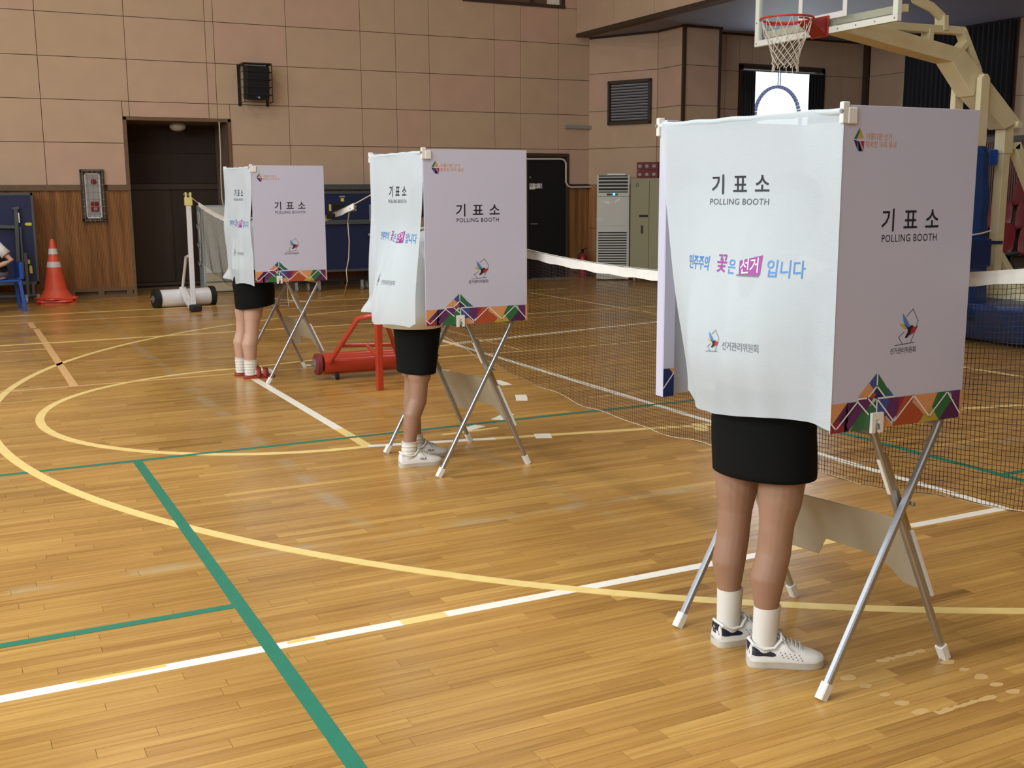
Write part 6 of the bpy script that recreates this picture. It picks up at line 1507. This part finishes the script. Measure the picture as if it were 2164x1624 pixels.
    for z, g in ((.04, .0), (.08, .03), (.25, .035), (.40, .03), (.45, .0)):
        q = []
        for (x, y) in ((9.35, 7.05), (9.05, 7.10), (8.90, 7.35), (8.88, 7.87), (8.90, 8.4), (9.05, 8.64), (9.35, 8.69)): q.append((x-g, y+(g if y > YC else -g), z))
        q += [(9.60, 8.69, z), (9.60, 7.05, z)]
        pr.append(q)
    for q in pr: pass
    # front pad stands where its foot meets the floor in view
    pd.loft([[(x+.04+.44*max(0, 1-z/.45)*(1 if x < 9.5 else 0), y, z) for x, y, z in q] for q in pr]); pd.build('front_padding', M_blueb, t, bevel=.02)
    MB().bb((9.45, 7.2, 0.0), (11.8, 8.5, .06)).build('chassis', M_black, t)
    for x in (9.6, 11.6):
        for y in (7.3, 8.44): MB().cyl((x, y-.03, .05), (x, y+.03, .05), .05, 14).build('base_castor', M_rubber, t)
    tp = MB(); tp.bb((9.55, 7.15, .45), (11.8, 7.30, .52)); tp.bb((9.55, 8.44, .45), (11.8, 8.59, .52)); tp.bb((9.55, 7.15, .45), (9.7, 8.59, .52)); tp.bb((9.62, 7.6, .52), (9.80, 8.1, .60)); tp.build('base_rail', M_creamp, t, bevel=.006)
bball()

# ================================================================== SEATS AND STEPS AT THE RIGHT
stp = struct(MB().bb((12.9, 6.5, 0), (XR, 12.0, .30)).build('floor_step', M_step))
struct(MB().bb((13.7, 6.5, .30), (XR, 12.0, .62)).build('floor_step_upper', M_step)); struct(MB().bb((14.5, 6.5, .62), (XR, 12.0, .95)).build('floor_step_top', M_step))
def seat():
    t = thing('auditorium_seat', 'red shell seat', 'seat', (0, 0, 0), 'red shell seats on the right-hand steps')
    # faces -X
    bk = MB(); rings = []
    for z, w, x in ((.36, .17, .16), (.42, .21, .19), (.55, .22, .205), (.68, .21, .22), (.76, .17, .235), (.79, .11, .24)):
        rings.append([Vector((x+dx+.03*(1-(2*k/8-1)**2)*(1 if s > 0 else 1), (2*k/8-1)*w, z)) for s, dx, ks in ((1, 0, range(9)),) for k in ks]+[Vector((x+.02+.03*(1-(2*k/8-1)**2), (2*k/8-1)*w, z)) for k in range(8, -1, -1)])
    bk.loft(rings); bk.build('seat_back', M_seat, t, smooth=True)
    st = MB(); st.loft([[Vector((x, y, z)) for x, y in ((-.22, -.17), (-.24, 0), (-.22, .17), (-.05, .22), (.18, .20), (.18, -.20), (-.05, -.22))] for z in (.36, .385)]); st.build('seat_pan', M_seat, t, bevel=.01)
    lg = MB(); lg.bar((.05, 0, 0), (.05, 0, .36), .05, .3); lg.build('seat_leg', M_dtrim, t)
    return t
s0 = seat(); first = True
names = ['nearest to the camera', 'second along', 'third along', 'fourth along', 'fifth along', 'farthest along', 'at the far end', 'by the wall']
rowsn = ['front row', 'middle row', 'back row']
for r_, (x, z) in enumerate(((13.35, .30), (14.15, .62), (14.95, .95))):
    for k in range(7):
        o = s0 if first else copy_tree(s0); first = False
        o.location = (x, 8.6+k*.50+r_*.22, z); o['label'] = 'red shell seat in the %s, %s' % (rowsn[r_], names[k])
c = onX(2150, 520, 12.3)
def office():
    x, y = c.x, c.y
    t = thing('office_chair', 'black office chair with an armrest before the red seats', 'chair', (x, y-.2, 0))
    y -= .25
    MB().box((x, y, .48), (.48, .48, .09)).build('seat', M_black, t, bevel=.03); MB().box((x+.22, y, .82), (.07, .44, .50)).build('backrest', M_black, t, bevel=.03)
    for s_ in (-1, 1):
        a = MB(); a.tube([(x, y+s_*.24, .48), (x-.02, y+s_*.30, .60), (x-.02, y+s_*.30, .72)], .018, 8); a.build('arm_post', M_black, t, smooth=True)
        MB().ell((x-.02, y+s_*.30, .74), (.16, .045, .028), 16, 8).build('armrest', M_ttf, t, smooth=True)
    MB().cyl((x, y, .10), (x, y, .44), .03, 12).build('gas_post', M_galv, t)
    for k in range(5):
        a = 2*math.pi*k/5; MB().bar((x, y, .11), (x+.29*math.cos(a), y+.29*math.sin(a), .07), .045, .03).build('base_arm', M_black, t); MB().cyl((x+.29*math.cos(a), y-.02+.29*math.sin(a), .03), (x+.29*math.cos(a), y+.02+.29*math.sin(a), .03), .03, 10).build('castor', M_black, t)
office()
_a = onX(2071, 420, 12.6); _b = onX(2080, 470, 12.6); tag(MB().bar(_a, (12.6, _b.y, 0.0), .02, .02).build('leaning_stick', M_galv), 'thin metal stick leaning before the red seats', 'stick')
